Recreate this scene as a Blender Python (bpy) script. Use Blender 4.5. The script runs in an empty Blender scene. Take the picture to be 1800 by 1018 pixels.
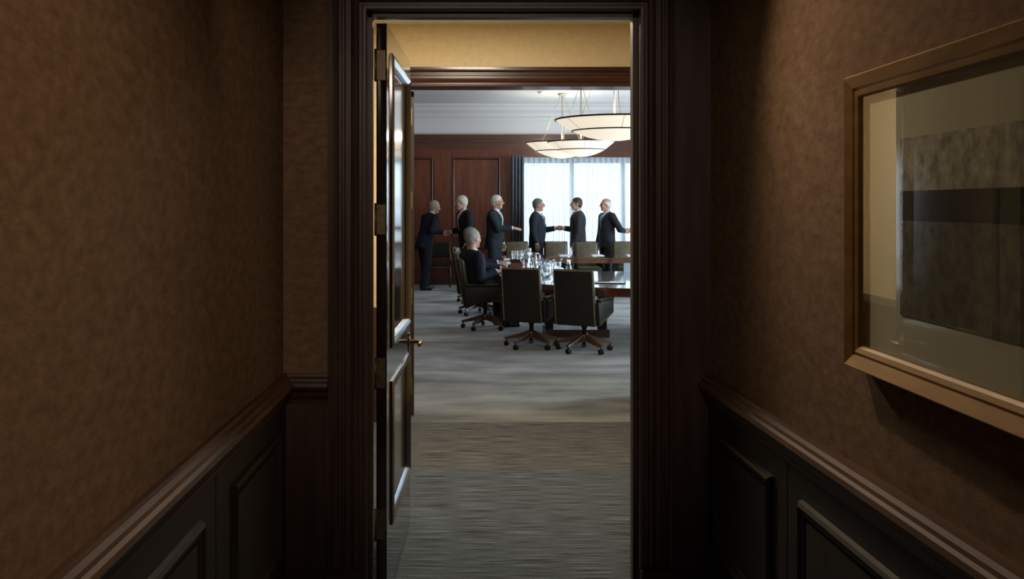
import bpy, bmesh, math, random
import numpy as np
from mathutils import Vector, Matrix

random.seed(7)
sc = bpy.context.scene
COL = sc.collection
PI = math.pi

# ------------------------------------------------------------------ camera
F, VX, HY, EYE = 1700.0, 798.0, 362.0, 1.65      # focal length / principal point in a 1800x1018 frame
cam = bpy.data.cameras.new('camera'); camo = bpy.data.objects.new('camera', cam); COL.objects.link(camo)
cam.sensor_fit = 'HORIZONTAL'; cam.sensor_width = 36.0; cam.lens = 36.0 * F / 1800.0
cam.shift_x = (900.0 - VX) / 1800.0; cam.shift_y = -(509.0 - HY) / 1800.0
cam.clip_start = 0.05; cam.clip_end = 200
camo.location = (0, 0, EYE); camo.rotation_euler = (PI / 2, 0, 0)
sc.camera = camo
sc.view_settings.view_transform = 'Standard'; sc.view_settings.look = 'None'
sc.view_settings.exposure = 0.0; sc.view_settings.gamma = 1.0
try: sc.view_settings.use_curve_mapping = False
except Exception: pass

# ------------------------------------------------------------------ world and big lights
w = bpy.data.worlds.new('overcast_sky'); sc.world = w; w.use_nodes = True
bg = w.node_tree.nodes['Background']
bg.inputs[0].default_value = (0.74, 0.89, 1.0, 1); bg.inputs[1].default_value = 13.0

def area(name, loc, rot, sx, sy, power, col, portal=False, spread=None):
    l = bpy.data.lights.new(name, 'AREA'); l.shape = 'RECTANGLE'; l.size = sx; l.size_y = sy
    l.energy = power; l.color = col
    if portal: l.cycles.is_portal = True
    if spread: l.spread = spread
    o = bpy.data.objects.new(name, l); COL.objects.link(o); o.location = loc; o.rotation_euler = rot
    return o
def spot(name, loc, target, power, col, angle, blend, r=0.05):
    l = bpy.data.lights.new(name, 'SPOT'); l.energy = power; l.color = col; l.spot_size = math.radians(angle)
    l.spot_blend = blend; l.shadow_soft_size = r
    o = bpy.data.objects.new(name, l); COL.objects.link(o); o.location = loc
    o.rotation_euler = (Vector(target) - Vector(loc)).to_track_quat('-Z', 'Y').to_euler()
    return o
WARM = (1.0, 0.72, 0.47)
rad0 = math.radians
# daylight openings (portals guide the sky light through the window openings)
area('sky_portal_back', (3.55, 20.62, 1.42), (-PI / 2, 0, 0), 4.5, 2.6, 1, (1, 1, 1), True)
for k in range(3):
    area('sky_portal_side', (6.32, 10.6 + 3.3 * k, 1.55), (0, PI / 2, 0), 2.2, 2.5, 1, (1, 1, 1), True)
# recessed ceiling lamps of the vestibule and the corridor, then an added fill
area('vestibule_downlight', (0.1, 5.8, 3.02), (0, 0, 0), 0.5, 0.5, 78, (1.0, 0.87, 0.68))
spot('corridor_downlight_near_door', (0.42, 3.30, 2.68), (0.82, 1.60, 0.9), 44, WARM, 100, 1.0, 0.03)
spot('corridor_downlight_left', (0.55, 1.30, 2.68), (-0.72, 1.95, 1.20), 33, WARM, 80, 0.9, 0.08)
spot('corridor_downlight_end', (-0.42, 2.30, 2.68), (-0.50, 3.80, 1.55), 7, WARM, 46, 0.8, 0.05)
spot('corridor_fill_spot', (0.15, 0.2, 2.68), (0.16, 3.80, 1.62), 62, (1.0, 0.80, 0.66), 40, 0.5, 0.12)  # fill spot added to brighten the casing and door wall, no ceiling lamp

# ------------------------------------------------------------------ materials
MATS = {}
def principled(name):
    m = bpy.data.materials.new(name); m.use_nodes = True
    nt = m.node_tree
    return m, nt, nt.nodes['Principled BSDF']
def mat(name, c1, c2=None, rough=0.5, scale=(1, 1, 1), nscale=5.0, detail=6.0, bump=0.0, bscale=None, metal=0.0, coat=0.0,
        crough=0.1, spec=0.5, sheen=0.0, ramp=(0.3, 0.7), bmap=None, bdist=0.01, distort=0.0, nrough=0.5):
    m, nt, b = principled(name)
    N, L = nt.nodes, nt.links
    b.inputs['Roughness'].default_value = rough; b.inputs['Metallic'].default_value = metal
    b.inputs['Coat Weight'].default_value = coat; b.inputs['Coat Roughness'].default_value = crough
    b.inputs['Specular IOR Level'].default_value = spec
    if sheen: b.inputs['Sheen Weight'].default_value = sheen
    b.inputs['Base Color'].default_value = (*c1, 1)
    tc = N.new('ShaderNodeTexCoord')
    if c2 is not None:
        mp = N.new('ShaderNodeMapping'); mp.inputs['Scale'].default_value = scale
        L.new(tc.outputs['Object'], mp.inputs[0])
        no = N.new('ShaderNodeTexNoise'); no.inputs['Scale'].default_value = nscale; no.inputs['Detail'].default_value = detail
        no.inputs['Distortion'].default_value = distort; no.inputs['Roughness'].default_value = nrough
        L.new(mp.outputs[0], no.inputs['Vector'])
        r = N.new('ShaderNodeValToRGB'); r.color_ramp.elements[0].position = ramp[0]; r.color_ramp.elements[1].position = ramp[1]
        r.color_ramp.elements[0].color = (*c1, 1); r.color_ramp.elements[1].color = (*c2, 1)
        L.new(no.outputs['Fac'], r.inputs[0]); L.new(r.outputs[0], b.inputs['Base Color'])
    if bump:
        mp2 = N.new('ShaderNodeMapping'); mp2.inputs['Scale'].default_value = bmap or scale
        L.new(tc.outputs['Object'], mp2.inputs[0])
        n2 = N.new('ShaderNodeTexNoise'); n2.inputs['Scale'].default_value = bscale or nscale * 4; n2.inputs['Detail'].default_value = 4
        L.new(mp2.outputs[0], n2.inputs['Vector'])
        bu = N.new('ShaderNodeBump'); bu.inputs['Strength'].default_value = bump; bu.inputs['Distance'].default_value = bdist
        L.new(n2.outputs['Fac'], bu.inputs['Height']); L.new(bu.outputs[0], b.inputs['Normal'])
    MATS[name] = m
    return m
def glassy(name, tint=(1, 1, 1), ior=1.5, boost=1.0, rough=0.0):
    m = bpy.data.materials.new(name); m.use_nodes = True; nt = m.node_tree; N, L = nt.nodes, nt.links
    N.remove(N['Principled BSDF']); out = N['Material Output']
    t = N.new('ShaderNodeBsdfTransparent'); t.inputs[0].default_value = (*tint, 1)
    g = N.new('ShaderNodeBsdfGlossy'); g.inputs['Roughness'].default_value = rough
    f = N.new('ShaderNodeFresnel'); f.inputs[0].default_value = ior
    mu = N.new('ShaderNodeMath'); mu.operation = 'MULTIPLY'; mu.inputs[1].default_value = boost; mu.use_clamp = True
    mx = N.new('ShaderNodeMixShader')
    ge = N.new('ShaderNodeNewGeometry'); iv = N.new('ShaderNodeMath'); iv.operation = 'SUBTRACT'; iv.inputs[0].default_value = 1.0
    m3 = N.new('ShaderNodeMath'); m3.operation = 'MULTIPLY'
    L.new(ge.outputs['Backfacing'], iv.inputs[1]); L.new(f.outputs[0], mu.inputs[0]); L.new(mu.outputs[0], m3.inputs[0]); L.new(iv.outputs[0], m3.inputs[1])
    L.new(m3.outputs[0], mx.inputs[0]); L.new(t.outputs[0], mx.inputs[1]); L.new(g.outputs[0], mx.inputs[2])
    L.new(mx.outputs[0], out.inputs[0])
    return m
def sheer_mat(name, trans, transl, col):
    m = bpy.data.materials.new(name); m.use_nodes = True; nt = m.node_tree; N, L = nt.nodes, nt.links
    N.remove(N['Principled BSDF']); out = N['Material Output']
    t = N.new('ShaderNodeBsdfTransparent')
    tl = N.new('ShaderNodeBsdfTranslucent'); tl.inputs[0].default_value = (*[transl * c for c in col], 1)
    d = N.new('ShaderNodeBsdfDiffuse'); d.inputs[0].default_value = (*[0.6 * c for c in col], 1)
    m1 = N.new('ShaderNodeMixShader'); m1.inputs[0].default_value = 0.5
    L.new(tl.outputs[0], m1.inputs[1]); L.new(d.outputs[0], m1.inputs[2])
    # cloth seen edge-on in a fold lets less light straight through
    lw = N.new('ShaderNodeLayerWeight'); lw.inputs[0].default_value = 0.5
    mr = N.new('ShaderNodeMapRange'); mr.inputs[1].default_value = 0.0; mr.inputs[2].default_value = 0.6
    mr.inputs[3].default_value = 1 - trans; mr.inputs[4].default_value = 1.0 - trans * 0.12
    L.new(lw.outputs['Facing'], mr.inputs[0])
    m2 = N.new('ShaderNodeMixShader'); L.new(mr.outputs[0], m2.inputs[0])
    L.new(t.outputs[0], m2.inputs[1]); L.new(m1.outputs[0], m2.inputs[2]); L.new(m2.outputs[0], out.inputs[0])
    return m

M_paper = mat('grasscloth_wallpaper', (0.110, 0.067, 0.040), (0.285, 0.186, 0.113), rough=0.9, scale=(0.8, 0.8, 1.5), nscale=24, detail=15,
              bump=0.3, bscale=110, bmap=(0.5, 0.5, 3.0), ramp=(0.22, 0.78), spec=0.15, bdist=0.003, nrough=0.68)
M_tan = mat('tan_wall', (0.68, 0.54, 0.32), (0.74, 0.60, 0.37), rough=0.8, nscale=30, bump=0.15, bscale=150, spec=0.2)
M_dark = mat('dark_mahogany', (0.036, 0.020, 0.016), (0.078, 0.043, 0.033), rough=0.42, scale=(9, 9, 0.8), nscale=3, detail=8, coat=0.1, crough=0.35, bump=0.05, bscale=20)
M_darkh = mat('dark_mahogany_rail', (0.034, 0.016, 0.011), (0.070, 0.032, 0.021), rough=0.42, scale=(9, 0.8, 9), nscale=3, detail=8, coat=0.1, crough=0.35)
M_rail = mat('chair_rail_wood', (0.060, 0.029, 0.016), (0.125, 0.062, 0.034), rough=0.48, scale=(9, 0.8, 9), nscale=3, detail=8, coat=0.05, crough=0.4, spec=0.35)
M_wains = mat('wainscot_wood', (0.016, 0.012, 0.010), (0.034, 0.022, 0.017), rough=0.50, scale=(8, 8, 0.8), nscale=3, detail=8, coat=0.05, crough=0.4, spec=0.35)
M_doorw = mat('door_wood', (0.014, 0.007, 0.006), (0.028, 0.013, 0.010), rough=0.12, scale=(8, 8, 0.7), nscale=3, detail=8, coat=0.85, crough=0.10)
M_doorw.node_tree.nodes['Principled BSDF'].inputs['Coat IOR'].default_value = 1.6
M_door2 = mat('boardroom_door_wood', (0.020, 0.008, 0.006), (0.042, 0.016, 0.011), rough=0.4, scale=(8, 8, 0.7), nscale=3, detail=8, coat=0.2, crough=0.3)
M_panel = mat('mahogany_panel', (0.085, 0.020, 0.009), (0.17, 0.044, 0.018), rough=0.38, scale=(6, 6, 0.7), nscale=2.5, detail=8, coat=0.2, crough=0.25)
M_panelh = mat('mahogany_trim', (0.055, 0.016, 0.008), (0.105, 0.030, 0.013), rough=0.3, scale=(0.8, 6, 6), nscale=2.5, detail=8, coat=0.6, crough=0.12)
M_hdr = mat('header_mahogany', (0.030, 0.011, 0.007), (0.066, 0.023, 0.013), rough=0.34, scale=(0.8, 6, 6), nscale=2.5, detail=8, coat=0.3, crough=0.15)
M_white = mat('white_plaster', (0.72, 0.73, 0.74), rough=0.85, spec=0.2)
M_table = mat('table_mahogany', (0.055, 0.014, 0.009), (0.115, 0.030, 0.015), rough=0.14, scale=(1, 6, 6), nscale=2, detail=8, coat=1.0, crough=0.05)
M_table.node_tree.nodes['Principled BSDF'].inputs['Coat IOR'].default_value = 1.8
M_tleg = mat('table_base_wood', (0.05, 0.02, 0.012), (0.12, 0.05, 0.024), rough=0.35, scale=(6, 6, 1), nscale=2, coat=0.2)
M_leather = mat('black_leather', (0.009, 0.009, 0.008), (0.018, 0.017, 0.014), rough=0.5, nscale=40, bump=0.25, bscale=160, bdist=0.003, coat=0.0, spec=0.35)
M_olive = mat('olive_leather', (0.060, 0.046, 0.022), (0.105, 0.080, 0.042), rough=0.36, nscale=9, bump=0.2, bscale=120, bdist=0.003, coat=0.15, crough=0.25)
M_brass = mat('brass', (0.62, 0.45, 0.20), rough=0.28, metal=1.0)
M_palebrass = mat('pale_brass_rod', (0.50, 0.46, 0.38), rough=0.4, metal=0.6)
M_dullbrass = mat('aged_brass', (0.18, 0.145, 0.085), (0.25, 0.20, 0.115), rough=0.42, metal=0.85, nscale=30)
M_bronze = mat('bronze_wood_base', (0.060, 0.030, 0.016), (0.12, 0.062, 0.030), rough=0.32, nscale=6, coat=0.3)
M_blackmetal = mat('black_metal', (0.012, 0.012, 0.013), rough=0.35, metal=0.4)
M_steel = mat('dark_steel', (0.10, 0.10, 0.11), rough=0.3, metal=1.0)
M_frame = mat('oak_frame', (0.33, 0.185, 0.060), (0.47, 0.285, 0.100), rough=0.42, scale=(6, 1, 6), nscale=5, coat=0.2, crough=0.2)
M_matb = mat('mat_board', (0.72, 0.72, 0.56), (0.76, 0.76, 0.60), rough=0.9, nscale=60)
M_skin = mat('skin', (0.46, 0.25, 0.17), (0.55, 0.31, 0.22), rough=0.5, nscale=18)
M_shirt = mat('white_shirt', (0.68, 0.71, 0.76), rough=0.8)
M_shoe = mat('black_shoe_leather', (0.012, 0.011, 0.011), rough=0.25, coat=0.4)
M_drape = mat('slate_drape', (0.115, 0.125, 0.145), (0.15, 0.165, 0.185), rough=0.9, nscale=8, spec=0.2)
M_sheer = sheer_mat('sheer_curtain_cloth', 0.110, 0.18, (0.88, 0.96, 1.0))
M_winframe = mat('window_frame_paint', (0.30, 0.36, 0.40), rough=0.5)
M_pane = glassy('window_pane_glass')
M_picglass = glassy('picture_glass', (0.98, 0.99, 0.98), 1.55, 1.8)
M_paperw = mat('white_paper', (0.80, 0.82, 0.85), rough=0.7)
M_lbox = mat('pale_blue_acrylic', (0.45, 0.58, 0.70), rough=0.25)
M_redbox = mat('red_lacquer_wood', (0.17, 0.030, 0.018), (0.22, 0.045, 0.025), rough=0.3, nscale=5, coat=0.4)
M_lamprim = mat('dark_bronze_ring', (0.03, 0.022, 0.014), rough=0.4, metal=0.7)
m, nt, b = principled('lit_alabaster_glass')
b.inputs['Base Color'].default_value = (0.80, 0.74, 0.62, 1); b.inputs['Roughness'].default_value = 0.45
b.inputs['Emission Color'].default_value = (1.0, 0.90, 0.72, 1); b.inputs['Emission Strength'].default_value = 0.80
M_bowl = m
m, nt, b = principled('crystal_glass')
b.inputs['Base Color'].default_value = (0.96, 0.98, 1, 1); b.inputs['Roughness'].default_value = 0.02
b.inputs['Transmission Weight'].default_value = 1.0; b.inputs['IOR'].default_value = 1.5
M_crystal = m
def suit(name, c):
    return mat(name, c, tuple(v * 1.35 for v in c), rough=0.85, nscale=60, spec=0.25, bump=0.25, bscale=9, bdist=0.02)
S_char = suit('charcoal_suit', (0.016, 0.017, 0.020)); S_navy = suit('navy_suit', (0.010, 0.013, 0.024))
S_black = suit('black_suit', (0.011, 0.011, 0.012)); S_grey = suit('grey_suit', (0.024, 0.024, 0.028))
S_slate = suit('slate_suit', (0.016, 0.021, 0.026))
H_silver = mat('silver_hair', (0.40, 0.39, 0.35), (0.62, 0.60, 0.55), rough=0.6, nscale=90, scale=(1, 1, 0.3), bump=0.5, bscale=150)
H_steel = mat('steel_grey_hair', (0.20, 0.20, 0.18), (0.42, 0.41, 0.37), rough=0.6, nscale=70, scale=(1, 1, 0.3), bump=0.6, bscale=120)
H_white = mat('white_hair', (0.58, 0.56, 0.50), (0.74, 0.71, 0.65), rough=0.6, nscale=90, bump=0.5, bscale=150)
H_sandy = mat('sandy_grey_hair', (0.30, 0.25, 0.18), (0.46, 0.40, 0.32), rough=0.6, nscale=90, bump=0.5, bscale=150)
H_grey = mat('dark_grey_hair', (0.085, 0.08, 0.075), (0.22, 0.21, 0.19), rough=0.55, nscale=90, bump=0.5, bscale=150)
H_dark = mat('dark_brown_hair', (0.018, 0.013, 0.010), (0.040, 0.030, 0.022), rough=0.45, nscale=90, bump=0.5, bscale=150)
T_light = mat('pale_tie', (0.42, 0.44, 0.50), rough=0.5); T_blue = mat('blue_grey_tie', (0.08, 0.11, 0.17), rough=0.5)
T_dark = mat('dark_tie', (0.03, 0.035, 0.05), rough=0.5)

# carpets
def carpet_mat(name, light_bands, streak, stops, rp=(0.34, 0.68)):
    """light_bands: list of (y_end, tint); streak: mapping scale; stops: ramp colours"""
    m, nt, b = principled(name); N, L = nt.nodes, nt.links
    b.inputs['Roughness'].default_value = 0.95; b.inputs['Specular IOR Level'].default_value = 0.15
    b.inputs['Sheen Weight'].default_value = 0.25; b.inputs['Sheen Roughness'].default_value = 0.4
    tc = N.new('ShaderNodeTexCoord')
    def noise(scale, ns, det):
        mp = N.new('ShaderNodeMapping'); mp.inputs['Scale'].default_value = scale; L.new(tc.outputs['Object'], mp.inputs[0])
        n = N.new('ShaderNodeTexNoise'); n.inputs['Scale'].default_value = ns; n.inputs['Detail'].default_value = det
        L.new(mp.outputs[0], n.inputs['Vector']); return n
    n1 = noise(streak, 1.0, 5.0)
    r = N.new('ShaderNodeValToRGB'); r.color_ramp.elements[0].position = rp[0]; r.color_ramp.elements[1].position = rp[1]
    r.color_ramp.elements[0].color = (*stops[0], 1); r.color_ramp.elements[1].color = (*stops[1], 1)
    L.new(n1.outputs['Fac'], r.inputs[0])
    n2 = noise((1, 1, 1), 120.0, 2.0)
    mx = N.new('ShaderNodeMixRGB'); mx.blend_type = 'OVERLAY'; mx.inputs[0].default_value = 0.55
    L.new(r.outputs[0], mx.inputs[1]); L.new(n2.outputs['Fac'], mx.inputs[2])
    sep = N.new('ShaderNodeSeparateXYZ'); L.new(tc.outputs['Object'], sep.inputs[0])
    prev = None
    for yend, tint in reversed(light_bands):
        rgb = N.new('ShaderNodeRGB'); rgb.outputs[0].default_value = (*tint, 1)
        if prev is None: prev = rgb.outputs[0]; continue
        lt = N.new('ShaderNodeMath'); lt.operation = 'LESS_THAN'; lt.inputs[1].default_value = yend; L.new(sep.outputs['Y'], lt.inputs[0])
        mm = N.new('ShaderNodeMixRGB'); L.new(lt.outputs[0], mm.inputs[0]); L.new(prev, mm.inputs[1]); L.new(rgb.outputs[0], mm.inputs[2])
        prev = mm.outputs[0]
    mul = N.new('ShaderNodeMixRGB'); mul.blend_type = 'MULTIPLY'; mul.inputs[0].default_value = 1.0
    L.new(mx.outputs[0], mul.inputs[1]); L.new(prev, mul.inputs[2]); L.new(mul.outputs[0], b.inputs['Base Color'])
    bu = N.new('ShaderNodeBump'); bu.inputs['Strength'].default_value = 0.7; bu.inputs['Distance'].default_value = 0.012
    L.new(n1.outputs['Fac'], bu.inputs['Height']); L.new(bu.outputs[0], b.inputs['Normal'])
    return m
M_carpet1 = carpet_mat('ribbed_grey_carpet', [(6.06, (0.74, 0.93, 1.12)), (99, (0.93, 0.94, 0.92))], (4.0, 150, 1), ((0.012, 0.0125, 0.013), (0.190, 0.193, 0.192)), (0.40, 0.64))  # bluish near band is boardroom daylight painted into the carpet colour
M_carpet2 = carpet_mat('mottled_grey_carpet', [(9.5, (0.80, 0.78, 0.70)), (99, (1.0, 1.02, 1.02))], (1.3, 2.6, 1), ((0.11, 0.111, 0.109), (0.36, 0.366, 0.366)))  # duller band inside the doorway is shade painted into the carpet colour

# artwork print
m, nt, b = principled('monochrome_print'); N, L = nt.nodes, nt.links
tc = N.new('ShaderNodeTexCoord'); sep = N.new('ShaderNodeSeparateXYZ'); L.new(tc.outputs['Object'], sep.inputs[0])
nz = N.new('ShaderNodeTexNoise'); nz.inputs['Scale'].default_value = 34; nz.inputs['Detail'].default_value = 8; L.new(tc.outputs['Object'], nz.inputs['Vector'])
r1 = N.new('ShaderNodeValToRGB'); cr = r1.color_ramp; cr.interpolation = 'CONSTANT'
cr.elements[0].position = 0.0; cr.elements[0].color = (0.19, 0.19, 0.145, 1)
cr.elements[1].position = 0.535; cr.elements[1].color = (0.025, 0.025, 0.019, 1)
e = cr.elements.new(0.70); e.color = (0.66, 0.65, 0.53, 1)
mr = N.new('ShaderNodeMapRange'); mr.inputs[1].default_value = -0.1975; mr.inputs[2].default_value = 0.1975
L.new(sep.outputs['Z'], mr.inputs[0]); L.new(mr.outputs[0], r1.inputs[0])
r2 = N.new('ShaderNodeValToRGB'); r2.color_ramp.elements[0].position = 0.35; r2.color_ramp.elements[1].position = 0.7
r2.color_ramp.elements[0].color = (0.35, 0.35, 0.35, 1); r2.color_ramp.elements[1].color = (1.2, 1.2, 1.2, 1)
L.new(nz.outputs['Fac'], r2.inputs[0])
mx = N.new('ShaderNodeMixRGB'); mx.blend_type = 'MULTIPLY'; mx.inputs[0].default_value = 0.75
L.new(r1.outputs[0], mx.inputs[1]); L.new(r2.outputs[0], mx.inputs[2]); L.new(mx.outputs[0], b.inputs['Base Color'])
b.inputs['Roughness'].default_value = 0.9
M_print = m

# ------------------------------------------------------------------ mesh helpers
def link(name, me, material, parent=None, smooth=False, kind=None):
    o = bpy.data.objects.new(name, me); COL.objects.link(o)
    if material is not None and len(me.materials) == 0: me.materials.append(material)
    if parent is not None: o.parent = parent
    if smooth and len(me.polygons): me.polygons.foreach_set('use_smooth', [True] * len(me.polygons))
    if kind: o['kind'] = kind
    return o
def tag(o, label, cat=None, group=None, kind=None):
    o['label'] = label
    if cat: o['category'] = cat
    if group: o['group'] = group
    if kind: o['kind'] = kind
    return o
def empty(name, loc=(0, 0, 0), rz=0.0):
    o = bpy.data.objects.new(name, None); COL.objects.link(o); o.location = loc; o.rotation_euler = (0, 0, rz); o.empty_display_size = 0.1
    return o
class MB:
    def __init__(self): self.v = []; self.f = []
    def add(self, v, f):
        n = len(self.v); self.v += [tuple(p) for p in v]; self.f += [tuple(i + n for i in q) for q in f]; return self
    def box(self, x0, x1, y0, y1, z0, z1):
        v = [(x0, y0, z0), (x1, y0, z0), (x1, y1, z0), (x0, y1, z0), (x0, y0, z1), (x1, y0, z1), (x1, y1, z1), (x0, y1, z1)]
        return self.add(v, [(0, 3, 2, 1), (4, 5, 6, 7), (0, 1, 5, 4), (1, 2, 6, 5), (2, 3, 7, 6), (3, 0, 4, 7)])
    def rings(self, rings, cap=True, close=False):
        n = len(rings[0]); v = [p for r in rings for p in r]; f = []
        k = len(rings)
        for i in range(k if close else k - 1):
            a, b2 = i * n, ((i + 1) % k) * n
            for j in range(n): f.append((a + j, a + (j + 1) % n, b2 + (j + 1) % n, b2 + j))
        if cap and not close: f.append(tuple(reversed(range(n)))); f.append(tuple((k - 1) * n + j for j in range(n)))
        return self.add(v, f)
    def lathe(self, prof, n=24, c=(0, 0, 0)):
        return self.rings([[(c[0] + r * math.cos(2 * PI * j / n), c[1] + r * math.sin(2 * PI * j / n), c[2] + z) for j in range(n)] for r, z in prof])
    def tube(self, pts, rad, n=8, close=False):
        pts = [Vector(p) for p in pts]; rr = rad if isinstance(rad, (list, tuple)) else [rad] * len(pts); rings = []; ref = None
        for i, p in enumerate(pts):
            if close: t = pts[(i + 1) % len(pts)] - pts[i - 1]
            else: t = pts[min(i + 1, len(pts) - 1)] - pts[max(i - 1, 0)]
            t.normalize()
            if ref is None: ref = t.orthogonal().normalized()
            ref = (ref - t * ref.dot(t)).normalized(); bi = t.cross(ref)
            rings.append([p + rr[i] * (math.cos(2 * PI * j / n) * ref + math.sin(2 * PI * j / n) * bi) for j in range(n)])
        return self.rings(rings, True, close)
    def sweep(self, path, normal, prof, closed=False):
        """profile (a, b): a = sideways in the plane (normal x tangent), b = along the normal"""
        P = [Vector(p) for p in path]; nrm = Vector(normal).normalized(); k = len(P); rings = []
        for i in range(k):
            t0 = (P[i] - P[i - 1]).normalized() if (closed or i > 0) else None
            t1 = (P[(i + 1) % k] - P[i]).normalized() if (closed or i < k - 1) else None
            s0 = nrm.cross(t0) if t0 is not None else nrm.cross(t1); s1 = nrm.cross(t1) if t1 is not None else s0
            mi = (s0 + s1) / (1 + s0.dot(s1))
            rings.append([P[i] + a * mi + b2 * nrm for a, b2 in prof])
        return self.rings(rings, True, closed)
    def mesh(self, name='mesh'):
        me = bpy.data.meshes.new(name); me.from_pydata(self.v, [], self.f); me.update()
        bm = bmesh.new(); bm.from_mesh(me); bmesh.ops.recalc_face_normals(bm, faces=bm.faces); bm.to_mesh(me); bm.free()
        return me
    def build(self, name, material, parent=None, smooth=False, kind=None):
        return link(name, self.mesh(name), material, parent, smooth, kind)
def rbox(name, cx, cy, cz, sx, sy, sz, r=0.01, seg=2, deform=None):
    bm = bmesh.new(); bmesh.ops.create_cube(bm, size=1.0)
    for v in bm.verts: v.co = Vector((v.co.x * sx, v.co.y * sy, v.co.z * sz))
    bmesh.ops.bevel(bm, geom=list(bm.edges), offset=r, segments=seg, affect='EDGES', profile=0.5)
    for v in bm.verts:
        v.co += Vector((cx, cy, cz))
        if deform: v.co = Vector(deform(v.co))
    me = bpy.data.meshes.new(name); bm.to_mesh(me); bm.free()
    return me
def autosmooth(o, ang=0.7):
    me = o.data
    me.polygons.foreach_set('use_smooth', [True] * len(me.polygons))
    try: me.set_sharp_from_angle(angle=ang)
    except Exception: pass
    return o
nstruct = {}
def struct(o, label, cat): return tag(o, label, cat, kind='structure')
def X(px, Y): return (px - VX) / F * Y
def Z(py, Y): return EYE + (HY - py) / F * Y

# ------------------------------------------------------------------ corridor shell
D1, TH = 3.80, 0.16                     # door wall face and thickness
JL, JR, JT = -0.342, 0.729, 2.418       # clear opening
CL, CR = -0.6705, 1.006                 # corridor corners at the door wall
CEIL1, RAILZ = 2.75, 0.992
def lx(y): return CL + 0.0253 * (y - D1)
def rx(y): return CR - 0.0144 * (y - D1)
YB = -2.6
# floor of corridor and vestibule
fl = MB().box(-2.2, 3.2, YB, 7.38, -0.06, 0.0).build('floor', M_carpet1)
struct(fl, 'grey carpet with fine cross ribs through corridor and vestibule', 'floor')
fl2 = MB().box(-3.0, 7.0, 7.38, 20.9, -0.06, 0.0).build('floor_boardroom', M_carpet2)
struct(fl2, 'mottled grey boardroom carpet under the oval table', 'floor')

def wall_slab(name, fx, side, material, label):
    a, b2 = YB, D1
    t = 0.12 * side
    v = [(fx(a), a, 0), (fx(b2), b2, 0), (fx(b2) + t, b2, 0), (fx(a) + t, a, 0)]
    v += [(p[0], p[1], CEIL1) for p in v]
    o = MB().add(v, [(0, 1, 2, 3), (4, 5, 6, 7), (0, 1, 5, 4), (1, 2, 6, 5), (2, 3, 7, 6), (3, 0, 4, 7)]).build(name, material)
    return struct(o, label, 'wall')
wl = wall_slab('wall_left', lx, -1, M_paper, 'brown grasscloth corridor wall with dark wainscot, facing the picture')
wr = wall_slab('wall_right', rx, 1, M_paper, 'brown grasscloth corridor wall where the framed picture hangs')
wb = struct(MB().box(-1.1, 1.3, YB - 0.12, YB, 0, CEIL1).build('wall_rear', M_paper), 'brown grasscloth wall closing the corridor behind', 'wall')
ce = struct(MB().box(-1.1, 1.3, YB, D1, CEIL1, CEIL1 + 0.1).build('ceiling_corridor', M_white), 'plain white corridor ceiling', 'ceiling')

def wainscot(wall, fx, side, panels, joints):
    """side: +1 wall faces +x, -1 faces -x; panels (y_near, y_far)"""
    def P(y, off, z): return (fx(y) + side * off, y, z)
    def slab(y0, y1, z0, z1, o0, o1, name, material):
        v = []
        for off in (o0, o1):
            v += [P(y0, off, z0), P(y1, off, z0), P(y1, off, z1), P(y0, off, z1)]
        return MB().add(v, [(0, 1, 2, 3), (4, 5, 6, 7), (0, 1, 5, 4), (1, 2, 6, 5), (2, 3, 7, 6), (3, 0, 4, 7)]).build(name, material, wall)
    ys = [YB + 0.02] + joints + [D1 - 0.005]
    for i in range(len(ys) - 1):        # framing boards, a dark joint between them
        slab(ys[i] + 0.004, ys[i + 1] - 0.004, 0.22, 0.875, 0.0, 0.012, 'wainscot_board', M_wains)
    nrm = (side, 0, 0)
    for y0, y1 in panels:
        z0, z1 = 0.335, 0.80
        slab(y0 + 0.05, y1 - 0.05, z0 + 0.05, z1 - 0.05, 0.012, 0.020, 'wainscot_panel', M_wains)
        pth = [P(y0, 0.012, z0), P(y1, 0.012, z0), P(y1, 0.012, z1), P(y0, 0.012, z1)]
        if side < 0: pth.reverse()
        pr = [(0, 0), (0.004, 0.014), (0.014, 0.020), (0.026, 0.012), (0.036, 0.010), (0.046, 0.0)]
        n = Vector((side, 0, 0)); cen = sum((Vector(p) for p in pth), Vector()) / 4
        t = Vector(pth[1]) - Vector(pth[0]); s = n.cross(t)
        sg = 1 if s.dot(cen - Vector(pth[0])) > 0 else -1
        MB().sweep(pth, n, [(a * sg, b2) for a, b2 in pr], True).build('panel_moulding', M_wains, wall)
    base = [(0, 0), (0.018, 0), (0.018, 0.17), (0.012, 0.19), (0.010, 0.215), (0, 0.22)]
    rings = [[P(y, o2, z) for o2, z in base] for y in (YB, D1)]
    bb = MB().rings(rings).build('baseboard_' + ('left' if side > 0 else 'right'), M_wains)
    struct(bb, 'dark wooden baseboard along the corridor wall ' + ('facing the picture' if side > 0 else 'under the picture'), 'baseboard')
RAILP = [(0, RAILZ), (0.016, RAILZ), (0.020, RAILZ - 0.010), (0.034, RAILZ - 0.016), (0.037, RAILZ - 0.026), (0.048, RAILZ - 0.031), (0.052, RAILZ - 0.045),
         (0.046, RAILZ - 0.058), (0.028, RAILZ - 0.066), (0.024, RAILZ - 0.086), (0.014, RAILZ - 0.100), (0.012, RAILZ - 0.116), (0, RAILZ - 0.118)]
wainscot(wl, lx, 1, [(2.95, 3.62), (2.12, 2.62), (1.20, 1.90), (0.30, 0.98)], [0.20, 1.05, 2.0, 2.78])
wainscot(wr, rx, -1, [(3.04, 3.64), (2.10, 2.80), (1.20, 1.90), (0.30, 0.98)], [0.20, 1.05, 2.0, 2.92])
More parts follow.
